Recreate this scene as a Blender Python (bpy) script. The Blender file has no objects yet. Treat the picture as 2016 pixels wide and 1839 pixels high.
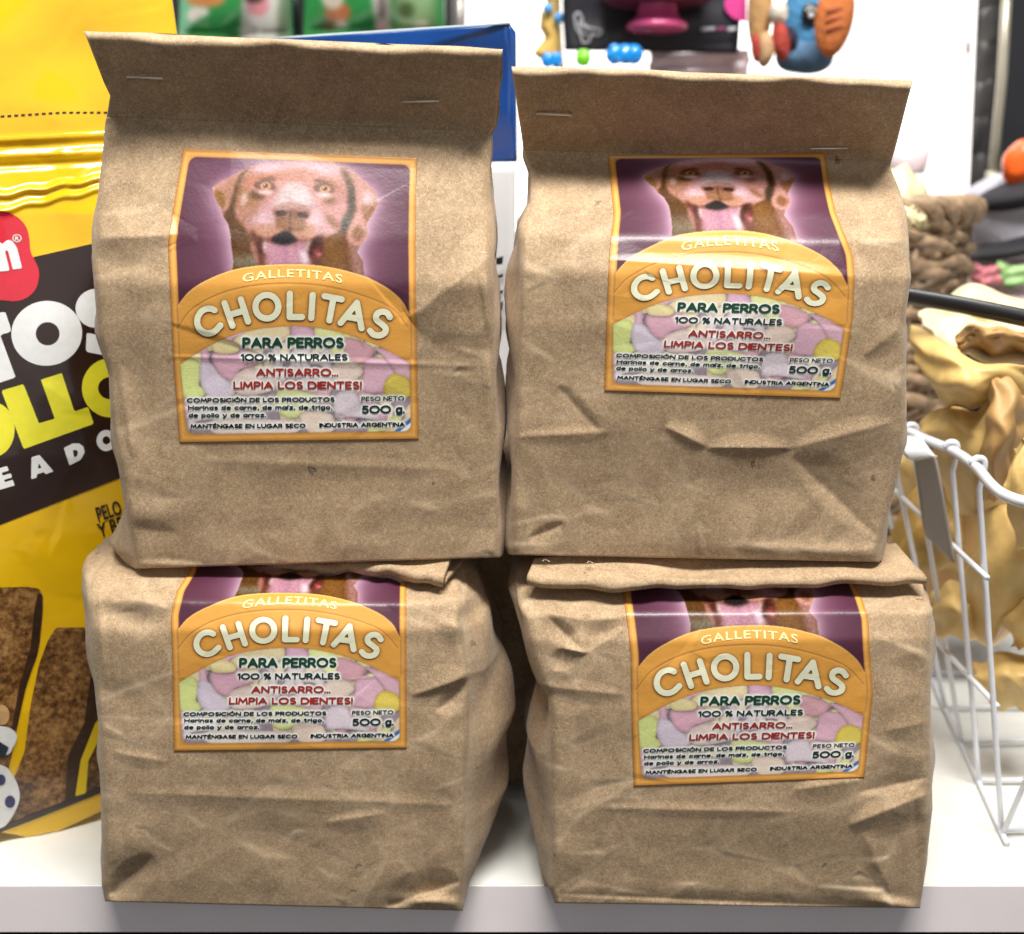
import bpy, bmesh, math, random
import numpy as np
from mathutils import Vector, Matrix
rnd = random.Random(7)
sc = bpy.context.scene
COL = sc.collection
R = math.radians

# ------------------------------------------------------------ camera
CAM = np.array([0.0, -0.5, 0.317]); PITCH = R(13.0); FPX = 2344.0; CU, CV = 1008.0, 919.5
cd = bpy.data.cameras.new('camera'); cam = bpy.data.objects.new('camera', cd); COL.objects.link(cam)
cam.location = CAM; cam.rotation_euler = (R(90) - PITCH, 0, 0)
cd.sensor_width = 36; cd.lens = FPX / 2016 * 36; cd.clip_start = 0.02; cd.clip_end = 50
cd.dof.use_dof = True; cd.dof.focus_distance = 0.50; cd.dof.aperture_fstop = 8.0
sc.camera = cam
# ------------------------------------------------------------ room light
sc.world = bpy.data.worlds.new('World'); sc.world.use_nodes = True
bg = sc.world.node_tree.nodes['Background']
bg.inputs[0].default_value = (0.93, 0.96, 1.0, 1); bg.inputs[1].default_value = 0.225
sc.view_settings.view_transform = 'Standard'; sc.view_settings.look = 'None'
sc.view_settings.exposure = 0.0; sc.view_settings.gamma = 1.0
def area(name, loc, target, sx, sy, power, color=(1, 1, 1)):
    l = bpy.data.lights.new(name, 'AREA'); l.shape = 'RECTANGLE'; l.size = sx; l.size_y = sy
    l.energy = power; l.color = color
    o = bpy.data.objects.new(name, l); COL.objects.link(o); o.location = loc
    d = Vector(target) - Vector(loc); o.rotation_euler = d.to_track_quat('-Z', 'Y').to_euler()
    return o
area('ceiling_lamp', (0.12, -0.50, 1.55), (0, 0.0, 0.2), 0.95, 0.28, 47, (1, 0.975, 0.93))
area('ceiling_lamp', (-0.2, 0.75, 1.9), (0, 0.2, 0.2), 1.4, 0.3, 20, (1, 0.98, 0.95))

area('front_fill', (0.3, -2.4, 1.1), (0, 0, 0.15), 2.2, 1.4, 5, (1, 0.97, 0.95))  # added fill that brightens the shelf edge, not a real lamp

# ------------------------------------------------------------ pixel -> place helpers (design only)
cp, sp = math.cos(PITCH), math.sin(PITCH)
def ray(u, v):
    x = (np.asarray(u, float) - CU) / FPX; w = -(np.asarray(v, float) - CV) / FPX
    dy = cp + w * sp; dz = -sp + w * cp
    return x, dy, dz
def P(u, v, y):
    x, dy, dz = ray(u, v); k = (np.asarray(y, float) - CAM[1]) / dy
    return np.stack(np.broadcast_arrays(CAM[0] + x * k, CAM[1] + dy * k, CAM[2] + dz * k), -1)
def Pz(u, v, z):
    x, dy, dz = ray(u, v); k = (np.asarray(z, float) - CAM[2]) / dz
    return np.stack(np.broadcast_arrays(CAM[0] + x * k, CAM[1] + dy * k, CAM[2] + dz * k), -1)

# ------------------------------------------------------------ object helpers
def tag(o, label=None, cat=None, group=None, kind=None):
    if label: o['label'] = label
    if cat: o['category'] = cat
    if group: o['group'] = group
    if kind: o['kind'] = kind
    return o
def empty(name, loc, label, cat, group=None):
    o = bpy.data.objects.new(name, None); COL.objects.link(o); o.location = tuple(float(c) for c in loc)
    o.empty_display_size = 0.02
    return tag(o, label, cat, group)
def mesh_obj(name, verts, faces, mat, parent=None, smooth=True, color=None, label=None):
    me = bpy.data.meshes.new(name)
    verts = np.asarray(verts, float).reshape(-1, 3)
    if parent is not None: verts = verts - np.array(parent_loc(parent))
    if isinstance(faces, np.ndarray):
        n = len(faces); k = faces.shape[1]
        me.vertices.add(len(verts)); me.vertices.foreach_set('co', verts.astype(np.float32).ravel())
        me.loops.add(n * k); me.loops.foreach_set('vertex_index', faces.astype(np.int32).ravel())
        me.polygons.add(n); me.polygons.foreach_set('loop_start', np.arange(0, n * k, k, dtype=np.int32))
        me.update(calc_edges=True)
    else:
        me.from_pydata(verts.tolist(), [], [list(map(int, f)) for f in faces])
    me.validate()
    if smooth: me.polygons.foreach_set('use_smooth', np.ones(len(me.polygons), bool))
    if color is not None:
        a = me.color_attributes.new('print', 'FLOAT_COLOR', 'POINT')
        c = np.ones((len(verts), 4), np.float32); c[:, :3] = color
        a.data.foreach_set('color', c.ravel())
    me.materials.append(mat)
    o = bpy.data.objects.new(name, me); COL.objects.link(o)
    if parent is not None: o.parent = parent
    if label: o['label'] = label
    return o
def parent_loc(p):
    l = Vector((0, 0, 0))
    while p is not None: l += p.location; p = p.parent
    return l
def grid_faces(nr, nc, off=0, wrap=False, flip=False):
    i = np.arange(nr - 1)[:, None]; m = nc if wrap else nc - 1
    j = np.arange(m)[None, :]
    a = i * nc + j; b = i * nc + (j + 1) % nc; c = (i + 1) * nc + (j + 1) % nc; d = (i + 1) * nc + j
    f = np.stack([a, b, c, d], -1).reshape(-1, 4) + off
    return f[:, ::-1] if flip else f
def sheet(name, front, thick, mat, parent=None, color=None, label=None, nvec=None):
    """closed thin sheet: front grid (nr,nc,3) plus a back offset by thick along -normal"""
    nr, nc = front.shape[:2]
    du = np.gradient(front, axis=1); dv = np.gradient(front, axis=0)
    n = np.cross(du, dv); n /= np.linalg.norm(n, axis=-1, keepdims=True) + 1e-12
    if np.mean(n[..., 1]) > 0: n = -n
    if nvec is not None: n = np.broadcast_to(np.array(nvec, float), front.shape)
    back = front - n * thick
    V = np.concatenate([front.reshape(-1, 3), back.reshape(-1, 3)])
    N = nr * nc
    F = [grid_faces(nr, nc, 0, flip=True), grid_faces(nr, nc, N)]
    idx = np.concatenate([np.arange(nc), np.arange(1, nr) * nc + nc - 1, (nr - 1) * nc + np.arange(nc - 2, -1, -1), np.arange(nr - 2, 0, -1) * nc])
    nx = np.roll(idx, -1)
    F.append(np.stack([idx, nx, nx + N, idx + N], -1))
    c = None
    if color is not None: c = np.concatenate([color.reshape(-1, 3)] * 2)
    o = mesh_obj(name, V, np.concatenate(F), mat, parent, True, c, label)
    return o
def tube(name, pts, r, mat, parent=None, seg=10, closed=False, taper=None, label=None):
    pts = np.asarray(pts, float); n = len(pts)
    if closed: tan = np.roll(pts, -1, 0) - np.roll(pts, 1, 0)
    else: tan = np.gradient(pts, axis=0)
    tan /= np.linalg.norm(tan, axis=1, keepdims=True) + 1e-12
    up = np.array([0, 0, 1.0]) if abs(tan[0][2]) < 0.9 else np.array([0, 1.0, 0])
    A = np.cross(tan[0], up); A /= np.linalg.norm(A); V = []
    rr = np.broadcast_to(r, (n,)) if taper is None else r * np.asarray(taper)
    for i in range(n):
        A = A - tan[i] * np.dot(A, tan[i]); A /= np.linalg.norm(A) + 1e-12
        B = np.cross(tan[i], A)
        th = np.linspace(0, 2 * math.pi, seg, endpoint=False)[:, None]
        V.append(pts[i] + rr[i] * (np.cos(th) * A + np.sin(th) * B))
    V = np.array(V).reshape(-1, 3)
    F = [list(f) for f in grid_faces(n, seg, wrap=True)]
    if closed:
        for j in range(seg): F.append([(n - 1) * seg + j, (n - 1) * seg + (j + 1) % seg, (j + 1) % seg, j])
    else:
        F.append(list(range(seg))[::-1]); F.append([(n - 1) * seg + j for j in range(seg)])
    return mesh_obj(name, V, F, mat, parent, True, None, label)
def spline(pts, n, closed=False):
    p = np.asarray(pts, float); m = len(p)
    out = []; segs = m if closed else m - 1
    for i in range(segs):
        g = (lambda k: p[k % m]) if closed else (lambda k: p[min(max(k, 0), m - 1)])
        p0, p1, p2, p3 = g(i - 1), g(i), g(i + 1), g(i + 2)
        t = np.linspace(0, 1, n, endpoint=False)[:, None]
        out.append(0.5 * ((2 * p1) + (-p0 + p2) * t + (2 * p0 - 5 * p1 + 4 * p2 - p3) * t ** 2 + (-p0 + 3 * p1 - 3 * p2 + p3) * t ** 3))
    out = np.concatenate(out)
    if not closed: out = np.concatenate([out, p[-1:]])
    return out
def box(name, lo, hi, mat, parent=None, bev=0.0, label=None):
    bm = bmesh.new(); bmesh.ops.create_cube(bm, size=1)
    lo = np.array(lo, float); hi = np.array(hi, float)
    for v in bm.verts: v.co = Vector((lo + hi) / 2) + Vector([v.co[i] * (hi - lo)[i] for i in range(3)])
    if bev: bmesh.ops.bevel(bm, geom=bm.edges[:], offset=bev, segments=2, affect='EDGES')
    V = [tuple(v.co) for v in bm.verts]; bm.verts.index_update(); F = [[v.index for v in f.verts] for f in bm.faces]
    bm.free()
    return mesh_obj(name, V, F, mat, parent, False, None, label)
def blob(name, c, r, mat, parent=None, rot=0.0, noise=0.0, seed=0, seg=28, label=None, power=2.0):
    th = np.linspace(0, math.pi, seg)[:, None]; ph = np.linspace(0, 2 * math.pi, seg * 2, endpoint=False)[None, :]
    f = lambda q: np.sign(q) * np.abs(q) ** (2.0 / power)
    x = f(np.sin(th)) * f(np.cos(ph)); y = f(np.sin(th)) * f(np.sin(ph)); z = f(np.cos(th)) + 0 * ph
    k = 1 + noise * (np.sin(3 * x + seed) * np.cos(4 * z + 2 * seed) + 0.6 * np.sin(7 * y + 5 * x + seed))
    V = np.stack([x * k * r[0], y * k * r[1], z * k * r[2]], -1)
    cr, sr = math.cos(rot), math.sin(rot)
    V = np.stack([V[..., 0] * cr - V[..., 2] * sr, V[..., 1], V[..., 0] * sr + V[..., 2] * cr], -1) + np.array(c)
    return mesh_obj(name, V.reshape(-1, 3), grid_faces(seg, seg * 2, wrap=True), mat, parent, True, None, label)

# ------------------------------------------------------------ materials
def s2l(c):
    c = np.asarray(c, float) / 255.0
    return np.where(c <= 0.04045, c / 12.92, ((c + 0.055) / 1.055) ** 2.4)
def new_mat(name):
    m = bpy.data.materials.new(name); m.use_nodes = True; nt = m.node_tree
    return m, nt, nt.nodes['Principled BSDF']
def node(nt, t, **k):
    n = nt.nodes.new(t)
    for a, b in k.items():
        if a.startswith('i_'): n.inputs[int(a[2:])].default_value = b
        else: setattr(n, a, b)
    return n
def plain(name, rgb, rough=0.5, var=0.06, scale=60, bump=0.0, bscale=200, metal=0.0, coat=0.0, trans=0.0, emis=None, es=1.0, sss=0.0):
    m, nt, b = new_mat(name); L = nt.links
    tc = node(nt, 'ShaderNodeTexCoord'); nz = node(nt, 'ShaderNodeTexNoise'); nz.inputs['Scale'].default_value = scale; nz.inputs['Detail'].default_value = 5
    L.new(tc.outputs['Object'], nz.inputs['Vector'])
    c = s2l(rgb); rp = node(nt, 'ShaderNodeValToRGB')
    rp.color_ramp.elements[0].position = 0.3; rp.color_ramp.elements[1].position = 0.7
    rp.color_ramp.elements[0].color = (*(c * (1 - var)), 1); rp.color_ramp.elements[1].color = (*np.minimum(c * (1 + var), 1), 1)
    L.new(nz.outputs['Fac'], rp.inputs[0]); L.new(rp.outputs[0], b.inputs['Base Color'])
    b.inputs['Roughness'].default_value = rough; b.inputs['Metallic'].default_value = metal
    b.inputs['Coat Weight'].default_value = coat; b.inputs['Coat Roughness'].default_value = 0.08
    if trans: b.inputs['Transmission Weight'].default_value = trans
    if sss:
        b.inputs['Subsurface Weight'].default_value = sss; b.inputs['Subsurface Radius'].default_value = (1, .7, .3); b.inputs['Subsurface Scale'].default_value = 0.004
    if bump:
        n2 = node(nt, 'ShaderNodeTexNoise'); n2.inputs['Scale'].default_value = bscale; n2.inputs['Detail'].default_value = 4
        L.new(tc.outputs['Object'], n2.inputs['Vector'])
        bp = node(nt, 'ShaderNodeBump'); bp.inputs['Strength'].default_value = 1; bp.inputs['Distance'].default_value = bump
        L.new(n2.outputs['Fac'], bp.inputs['Height']); L.new(bp.outputs[0], b.inputs['Normal'])
    if emis is not None:
        b.inputs['Emission Color'].default_value = (*s2l(emis), 1); b.inputs['Emission Strength'].default_value = es
    return m
def kraft():
    m, nt, b = new_mat('kraft_paper'); L = nt.links
    tc = node(nt, 'ShaderNodeTexCoord')
    def noise(scale, detail=4, rough=.6, dist=0, vec=None):
        n = node(nt, 'ShaderNodeTexNoise'); n.inputs['Scale'].default_value = scale; n.inputs['Detail'].default_value = detail
        n.inputs['Roughness'].default_value = rough; n.inputs['Distortion'].default_value = dist
        L.new(vec or tc.outputs['Object'], n.inputs['Vector']); return n
    big = noise(60, 5, .65, .8); mid = noise(420, 3, .7, 2.2); fine = noise(1300, 2, .75, 2.0)
    add = node(nt, 'ShaderNodeMath', operation='MULTIPLY_ADD'); add.inputs[1].default_value = .40
    L.new(mid.outputs['Fac'], add.inputs[0]); 
    a2 = node(nt, 'ShaderNodeMath', operation='MULTIPLY'); a2.inputs[1].default_value = .40; L.new(fine.outputs['Fac'], a2.inputs[0]); L.new(a2.outputs[0], add.inputs[2])
    a3 = node(nt, 'ShaderNodeMath', operation='MULTIPLY_ADD'); a3.inputs[1].default_value = .22
    L.new(big.outputs['Fac'], a3.inputs[0]); L.new(add.outputs[0], a3.inputs[2])
    rp = node(nt, 'ShaderNodeValToRGB'); e = rp.color_ramp.elements
    e[0].position = .37; e[0].color = (.19, .118, .060, 1); e[1].position = .66; e[1].color = (.60, .425, .250, 1)
    k = e.new(.52); k.color = (.405, .276, .158, 1)
    L.new(a3.outputs[0], rp.inputs[0])
    # dark flecks in the pulp
    vo = node(nt, 'ShaderNodeTexVoronoi'); vo.inputs['Scale'].default_value = 75
    wn = noise(300, 2); 
    mx = node(nt, 'ShaderNodeMixRGB'); mx.inputs[0].default_value = .006; L.new(tc.outputs['Object'], mx.inputs[1]); L.new(wn.outputs['Color'], mx.inputs[2])
    L.new(mx.outputs[0], vo.inputs['Vector'])
    sep = node(nt, 'ShaderNodeSeparateColor'); L.new(vo.outputs['Color'], sep.inputs[0])
    pw = node(nt, 'ShaderNodeMath', operation='POWER'); pw.inputs[1].default_value = 5; L.new(sep.outputs[0], pw.inputs[0])
    ml = node(nt, 'ShaderNodeMath', operation='MULTIPLY'); ml.inputs[1].default_value = .15; L.new(pw.outputs[0], ml.inputs[0])
    lt = node(nt, 'ShaderNodeMath', operation='LESS_THAN'); L.new(vo.outputs['Distance'], lt.inputs[0]); L.new(ml.outputs[0], lt.inputs[1])
    lm = node(nt, 'ShaderNodeMath', operation='MULTIPLY'); lm.inputs[1].default_value = .75; L.new(lt.outputs[0], lm.inputs[0])
    m2 = node(nt, 'ShaderNodeMixRGB'); L.new(lm.outputs[0], m2.inputs[0]); L.new(rp.outputs[0], m2.inputs[1]); m2.inputs[2].default_value = (.09, .05, .025, 1)
    def fibre(scale, dist, width):
        n = noise(scale, 1, .4, dist); sb = node(nt, 'ShaderNodeMath', operation='SUBTRACT'); sb.inputs[1].default_value = .5; L.new(n.outputs['Fac'], sb.inputs[0])
        ab = node(nt, 'ShaderNodeMath', operation='ABSOLUTE'); L.new(sb.outputs[0], ab.inputs[0]); mr = node(nt, 'ShaderNodeMapRange'); mr.inputs['From Min'].default_value = 0; mr.inputs['From Max'].default_value = width; mr.inputs['To Min'].default_value = 1; mr.inputs['To Max'].default_value = 0
        L.new(ab.outputs[0], mr.inputs['Value']); return mr.outputs[0]
    def over(prev, fac, k, rgb):
        a = node(nt, 'ShaderNodeMath', operation='MULTIPLY'); a.inputs[1].default_value = k; L.new(fac, a.inputs[0]); m = node(nt, 'ShaderNodeMixRGB'); L.new(a.outputs[0], m.inputs[0]); L.new(prev, m.inputs[1]); m.inputs[2].default_value = (*rgb, 1); return m.outputs[0]
    at = node(nt, 'ShaderNodeVertexColor', layer_name='print'); sw = node(nt, 'ShaderNodeSeparateColor'); L.new(at.outputs[0], sw.inputs[0])
    o_ = over(m2.outputs[0], fibre(330, 2.5, .045), .34, (.74, .60, .42)); o_ = over(o_, fibre(420, 2.0, .035), .30, (.17, .10, .05)); o_ = over(o_, sw.outputs[0], .42, (.74, .59, .41))
    L.new(o_, b.inputs['Base Color'])
    b.inputs['Roughness'].default_value = .72; b.inputs['Specular IOR Level'].default_value = .35
    b.inputs['Sheen Weight'].default_value = .12; b.inputs['Sheen Roughness'].default_value = .5
    cr = noise(38, 3, .55, .6)
    b1 = node(nt, 'ShaderNodeBump'); b1.inputs['Distance'].default_value = .0007; b1.inputs['Strength'].default_value = .5; L.new(cr.outputs['Fac'], b1.inputs['Height'])
    b2 = node(nt, 'ShaderNodeBump'); b2.inputs['Distance'].default_value = .00004; b2.inputs['Strength'].default_value = 1.0
    L.new(mid.outputs['Fac'], b2.inputs['Height']); L.new(b1.outputs[0], b2.inputs['Normal']); L.new(b2.outputs[0], b.inputs['Normal'])
    return m
KRAFT = kraft()
def printed(name, rough=.38, coat=.06):
    m, nt, b = new_mat(name); L = nt.links
    at = node(nt, 'ShaderNodeVertexColor', layer_name='print'); L.new(at.outputs[0], b.inputs['Base Color'])
    b.inputs['Roughness'].default_value = rough; b.inputs['Coat Weight'].default_value = coat; b.inputs['Coat Roughness'].default_value = .2
    tc = node(nt, 'ShaderNodeTexCoord'); n = node(nt, 'ShaderNodeTexNoise'); n.inputs['Scale'].default_value = 45; n.inputs['Detail'].default_value = 3
    n3 = node(nt, 'ShaderNodeTexNoise'); n3.inputs['Scale'].default_value = 900; n3.inputs['Detail'].default_value = 2
    L.new(tc.outputs['Object'], n.inputs['Vector']); L.new(tc.outputs['Object'], n3.inputs['Vector'])
    b1 = node(nt, 'ShaderNodeBump'); b1.inputs['Distance'].default_value = .0008; b1.inputs['Strength'].default_value = .5; L.new(n.outputs['Fac'], b1.inputs['Height'])
    b2 = node(nt, 'ShaderNodeBump'); b2.inputs['Distance'].default_value = .00006; L.new(n3.outputs['Fac'], b2.inputs['Height']); L.new(b1.outputs[0], b2.inputs['Normal'])
    L.new(b2.outputs[0], b.inputs['Normal'])
    return m
LABELM = printed('printed_label')
def ink(name, rgb, rough=.4, **k): return plain(name, rgb, rough, .04, 300, **k)
INK = dict(cream=ink('cream_ink', (226, 226, 196)), gal=ink('pale_yellow_ink', (250, 232, 165)), green=ink('dark_green_ink', (14, 66, 44)),
           teal=ink('teal_black_ink', (24, 46, 44)), red=ink('red_ink', (160, 42, 36)), black=ink('black_ink', (16, 22, 26)))
STEEL = plain('staple_steel', (222, 214, 200), .3, .03, metal=.7)

# ------------------------------------------------------------ 2D painting and lettering tools
def inpoly(px, py, poly):
    poly = np.asarray(poly, float); r = np.zeros(px.shape, bool)
    x0, y0 = poly[:, 0], poly[:, 1]; x1, y1 = np.roll(x0, -1), np.roll(y0, -1)
    for a, b, c, d in zip(x0, y0, x1, y1):
        if b == d: continue
        r ^= ((py < b) != (py < d)) & (px < (c - a) * (py - b) / (d - b) + a)
    return r
def boxblur(m, r):
    r = int(max(1, round(r)))
    for ax in (0, 1):
        for _ in range(3):
            p = np.pad(m, [(r + 1, r) if k == ax else (0, 0) for k in range(m.ndim)], mode='edge')
            c = np.cumsum(p, axis=ax); n = m.shape[ax]
            hi = np.take(c, range(2 * r + 1, 2 * r + 1 + n), axis=ax); lo = np.take(c, range(0, n), axis=ax)
            m = (hi - lo) / (2 * r + 1)
    return m
class Canvas:
    def __init__(s, w, h, rgb):
        s.w, s.h = w, h; s.img = np.ones((h, w, 3)) * np.array(rgb, float)
        s.Y, s.X = np.mgrid[0:h, 0:w].astype(float); s.X += .5; s.Y += .5; s.clip = np.ones((h, w))
    def mask(s, poly, soft=0.8):
        m = inpoly(s.X, s.Y, poly).astype(float)
        return boxblur(m, soft) if soft >= 1 else (boxblur(m, 1) * .5 + m * .5)
    def comp(s, m, rgb, op=1.0):
        m = (m * op * s.clip)[..., None]; s.img = s.img * (1 - m) + np.array(rgb, float) * m
    def poly(s, poly, rgb, soft=0.8, op=1.0): s.comp(s.mask(poly, soft), rgb, op)
    def ell(s, c, r, rgb, soft=2, op=1.0, rot=0):
        t = np.linspace(0, 2 * math.pi, 28, endpoint=False); x = r[0] * np.cos(t); y = r[1] * np.sin(t)
        cr, sr = math.cos(rot), math.sin(rot)
        s.poly(np.stack([c[0] + x * cr - y * sr, c[1] + x * sr + y * cr], 1), rgb, soft, op)
def sample(img, x, y):
    h, w = img.shape[:2]; x = np.clip(x - .5, 0, w - 1.001); y = np.clip(y - .5, 0, h - 1.001)
    i = x.astype(int); j = y.astype(int); fx = (x - i)[..., None]; fy = (y - j)[..., None]
    return (img[j, i] * (1 - fx) + img[j, i + 1] * fx) * (1 - fy) + (img[j + 1, i] * (1 - fx) + img[j + 1, i + 1] * fx) * fy
def seg_dist(px, py, pts):
    d = np.full(px.shape, 1e9)
    for (ax, ay), (bx, by) in zip(pts[:-1], pts[1:]):
        vx, vy = bx - ax, by - ay; L2 = vx * vx + vy * vy + 1e-9
        t = np.clip(((px - ax) * vx + (py - ay) * vy) / L2, 0, 1)
        d = np.minimum(d, np.hypot(px - ax - t * vx, py - ay - t * vy))
    return d
def region(fn, x0, y0, x1, y1, step):
    """fill the zero set fn<0 with a conforming grid mesh (clipped cells): verts 2D, faces"""
    nx = int((x1 - x0) / step) + 2; ny = int((y1 - y0) / step) + 2
    xs = x0 + np.arange(nx) * step; ys = y0 + np.arange(ny) * step
    X, Y = np.meshgrid(xs, ys); S = fn(X, Y); V = []; F = []; key = {}
    def vid(k, x, y):
        if k not in key: key[k] = len(V); V.append((x, y))
        return key[k]
    ins = S < 0
    act = ins[:-1, :-1] | ins[1:, :-1] | ins[:-1, 1:] | ins[1:, 1:]
    for j, i in zip(*np.nonzero(act)):
        c = [(j, i), (j, i + 1), (j + 1, i + 1), (j + 1, i)]; f = []
        for q in range(4):
            a, b = c[q], c[(q + 1) % 4]; sa, sb = S[a], S[b]
            if sa < 0: f.append(vid(a, X[a], Y[a]))
            if (sa < 0) != (sb < 0):
                t = sa / (sa - sb); k = (a, b) if a < b else (b, a)
                f.append(vid(k, X[a] + t * (X[b] - X[a]), Y[a] + t * (Y[b] - Y[a])))
        f2 = [v for n_, v in enumerate(f) if v != f[n_ - 1]]
        if len(f2) > 2: F.append(f2)
    return np.array(V), F
def poly_sdf(poly, holes=()):
    def one(X, Y, p):
        p = list(map(tuple, p)); d = seg_dist(X, Y, p + [p[0]])
        return np.where(inpoly(X, Y, np.array(p)), -d, d)
    def fn(X, Y):
        s = one(X, Y, poly)
        for h in holes: s = np.maximum(s, -one(X, Y, h))
        return s
    return fn
def _arc(cx, cy, rx, ry, a0, a1, n=9):
    t = np.radians(np.linspace(a0, a1, n)); return [(cx + rx * math.cos(q), cy + ry * math.sin(q)) for q in t]
GL = {  # rounded stroke alphabet: width, strokes (cap height 1, x-height .7)
 's': (.46, [_arc(.23, .53, .2, .17, 40, 235, 8) + _arc(.23, .18, .22, .18, 70, -140, 9)]),
 'A': (.86, [[(0, 0), (.43, 1), (.86, 0)], [(.16, .32), (.70, .32)]]), 'C': (.86, [_arc(.5, .5, .5, .5, 48, 312, 14)]), 'D': (.82, [[(0, 0), (0, 1), (.3, 1)] + _arc(.32, .5, .5, .5, 90, -90, 11) + [(0, 0)]]),
 'E': (.56, [[(.56, 1), (0, 1), (0, 0), (.56, 0)], [(0, .5), (.48, .5)]]), 'G': (.92, [_arc(.5, .5, .5, .5, 48, 345, 16) + [(.92, .45), (.56, .45)]]), 'H': (.76, [[(0, 0), (0, 1)], [(.76, 0), (.76, 1)], [(0, .5), (.76, .5)]]),
 'I': (0, [[(0, 0), (0, 1)]]), 'L': (.52, [[(0, 1), (0, 0), (.52, 0)]]), 'M': (.96, [[(0, 0), (.1, 1), (.48, .25), (.86, 1), (.96, 0)]]), 'N': (.78, [[(0, 0), (0, 1), (.78, 0), (.78, 1)]]), 'O': (1.0, [_arc(.5, .5, .5, .5, 0, 360, 21)]),
 'P': (.6, [[(0, 0), (0, 1), (.3, 1)] + _arc(.32, .72, .28, .28, 90, -90, 8) + [(0, .44)]]), 'R': (.64, [[(0, 0), (0, 1), (.3, 1)] + _arc(.32, .72, .28, .28, 90, -90, 8) + [(0, .44)], [(.32, .44), (.64, 0)]]),
 'S': (.58, [_arc(.3, .75, .25, .25, 40, 235, 9) + _arc(.3, .25, .28, .25, 70, -140, 10)]), 'T': (.72, [[(0, 1), (.72, 1)], [(.36, 1), (.36, 0)]]), 'U': (.74, [[(0, 1)] + _arc(.37, .36, .37, .36, 180, 360, 9) + [(.74, 1)]]),
 'Ó': (1.0, [_arc(.5, .5, .5, .5, 0, 360, 21), [(.46, 1.2), (.6, 1.36)]]), 'É': (.56, [[(.56, 1), (0, 1), (0, 0), (.56, 0)], [(0, .5), (.48, .5)], [(.24, 1.2), (.38, 1.36)]]),
 '1': (.22, [[(0, .86), (.22, 1), (.22, 0)]]), '0': (1.0, [_arc(.5, .5, .5, .5, 0, 360, 21)]), '5': (.6, [[(.54, 1), (.1, 1), (.06, .56)] + _arc(.28, .32, .32, .32, 100, -140, 10)]), '%': (.8, [_arc(.16, .8, .16, .18, 0, 360, 10), _arc(.66, .2, .16, .18, 0, 360, 10), [(.7, 1), (.12, 0)]]),
 '.': (0, [[(0, 0), (0, .03)]]), ',': (.06, [[(.06, .04), (0, -.16)]]), '!': (0, [[(0, 1), (0, .36)], [(0, 0), (0, .03)]]),
 'a': (.56, [_arc(.28, .35, .28, .35, 0, 360, 13), [(.56, .7), (.56, 0)]]), 'd': (.56, [_arc(.28, .35, .28, .35, 0, 360, 13), [(.56, 1), (.56, 0)]]), 'p': (.56, [_arc(.28, .35, .28, .35, 0, 360, 13), [(0, .7), (0, -.3)]]), 'g': (.56, [_arc(.28, .35, .28, .35, 0, 360, 13), [(.56, .7), (.56, 0)] + _arc(.28, -.08, .28, .22, 0, -140, 7)]),
 'o': (.6, [_arc(.3, .35, .3, .35, 0, 360, 13)]), 'c': (.52, [_arc(.32, .35, .32, .35, 50, 310, 11)]), 'e': (.6, [[(.02, .38), (.6, .38)] + _arc(.3, .35, .3, .35, 5, 310, 12)]), 'h': (.5, [[(0, 0), (0, 1)], [(0, .4)] + _arc(.25, .45, .25, .25, 180, 0, 7) + [(.5, 0)]]), 'n': (.5, [[(0, 0), (0, .7)], [(0, .4)] + _arc(.25, .45, .25, .25, 180, 0, 7) + [(.5, 0)]]),
 'm': (.84, [[(0, 0), (0, .7)], [(0, .4)] + _arc(.21, .48, .21, .22, 180, 0, 7) + [(.42, 0)], [(.42, .4)] + _arc(.63, .48, .21, .22, 180, 0, 7) + [(.84, 0)]]), 'i': (0, [[(0, 0), (0, .7)], [(0, .95), (0, .98)]]), 'í': (.1, [[(0, 0), (0, .7)], [(0, .9), (.12, 1.05)]]), 'l': (0, [[(0, 0), (0, 1)]]),
 'r': (.32, [[(0, 0), (0, .7)], [(0, .38)] + _arc(.28, .42, .28, .27, 170, 70, 5)]), 't': (.38, [[(.16, 1), (.16, .12), (.24, 0), (.38, 0)], [(0, .7), (.38, .7)]]), 'y': (.56, [[(0, .7), (.3, 0)], [(.56, .7), (.2, -.3), (0, -.3)]]), 'z': (.5, [[(0, .7), (.5, .7), (0, 0), (.5, 0)]])}
def stroke_text(body, x0, x1, yb0, yb1, cap, weight, gap=.27, wx=1.0):
    """rounded lettering as a filled region: weight = stroke radius / cap height"""
    x = 0; S = []
    for ch in body:
        if ch == ' ': x += .46; continue
        w, st = GL[ch]; S += [(x, np.array(q)) for q in st]; x += w + gap
    tot = x - gap; h = cap * (1 - 2 * weight); r = cap * weight; k = (x1 - x0 - 2 * r) / tot; L = []
    for ox, q in S:
        X = x0 + r + (ox + q[:, 0]) * k; Y = yb0 + (yb1 - yb0) * (X - x0) / (x1 - x0) - r - q[:, 1] * h; L.append(np.stack([X, Y], 1))
    def sdf(X, Y):
        d = np.full(np.shape(X), 1e9)
        for q in L:
            a, b = q.min(0) - 2.5 * r, q.max(0) + 2.5 * r
            i0, i1 = np.searchsorted(X[0], (a[0], b[0])); j0, j1 = np.searchsorted(Y[:, 0], (a[1], b[1]))
            if i1 > i0 and j1 > j0: d[j0:j1, i0:i1] = np.minimum(d[j0:j1, i0:i1], seg_dist(X[j0:j1, i0:i1], Y[j0:j1, i0:i1], q))
        return d - r
    yl = min(yb0, yb1); yh = max(yb0, yb1)
    return region(sdf, x0 - 6, yl - cap * 1.5, x1 + 6, yh + cap * .5, max(2.6, r * .62))
_tcache = {}
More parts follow.
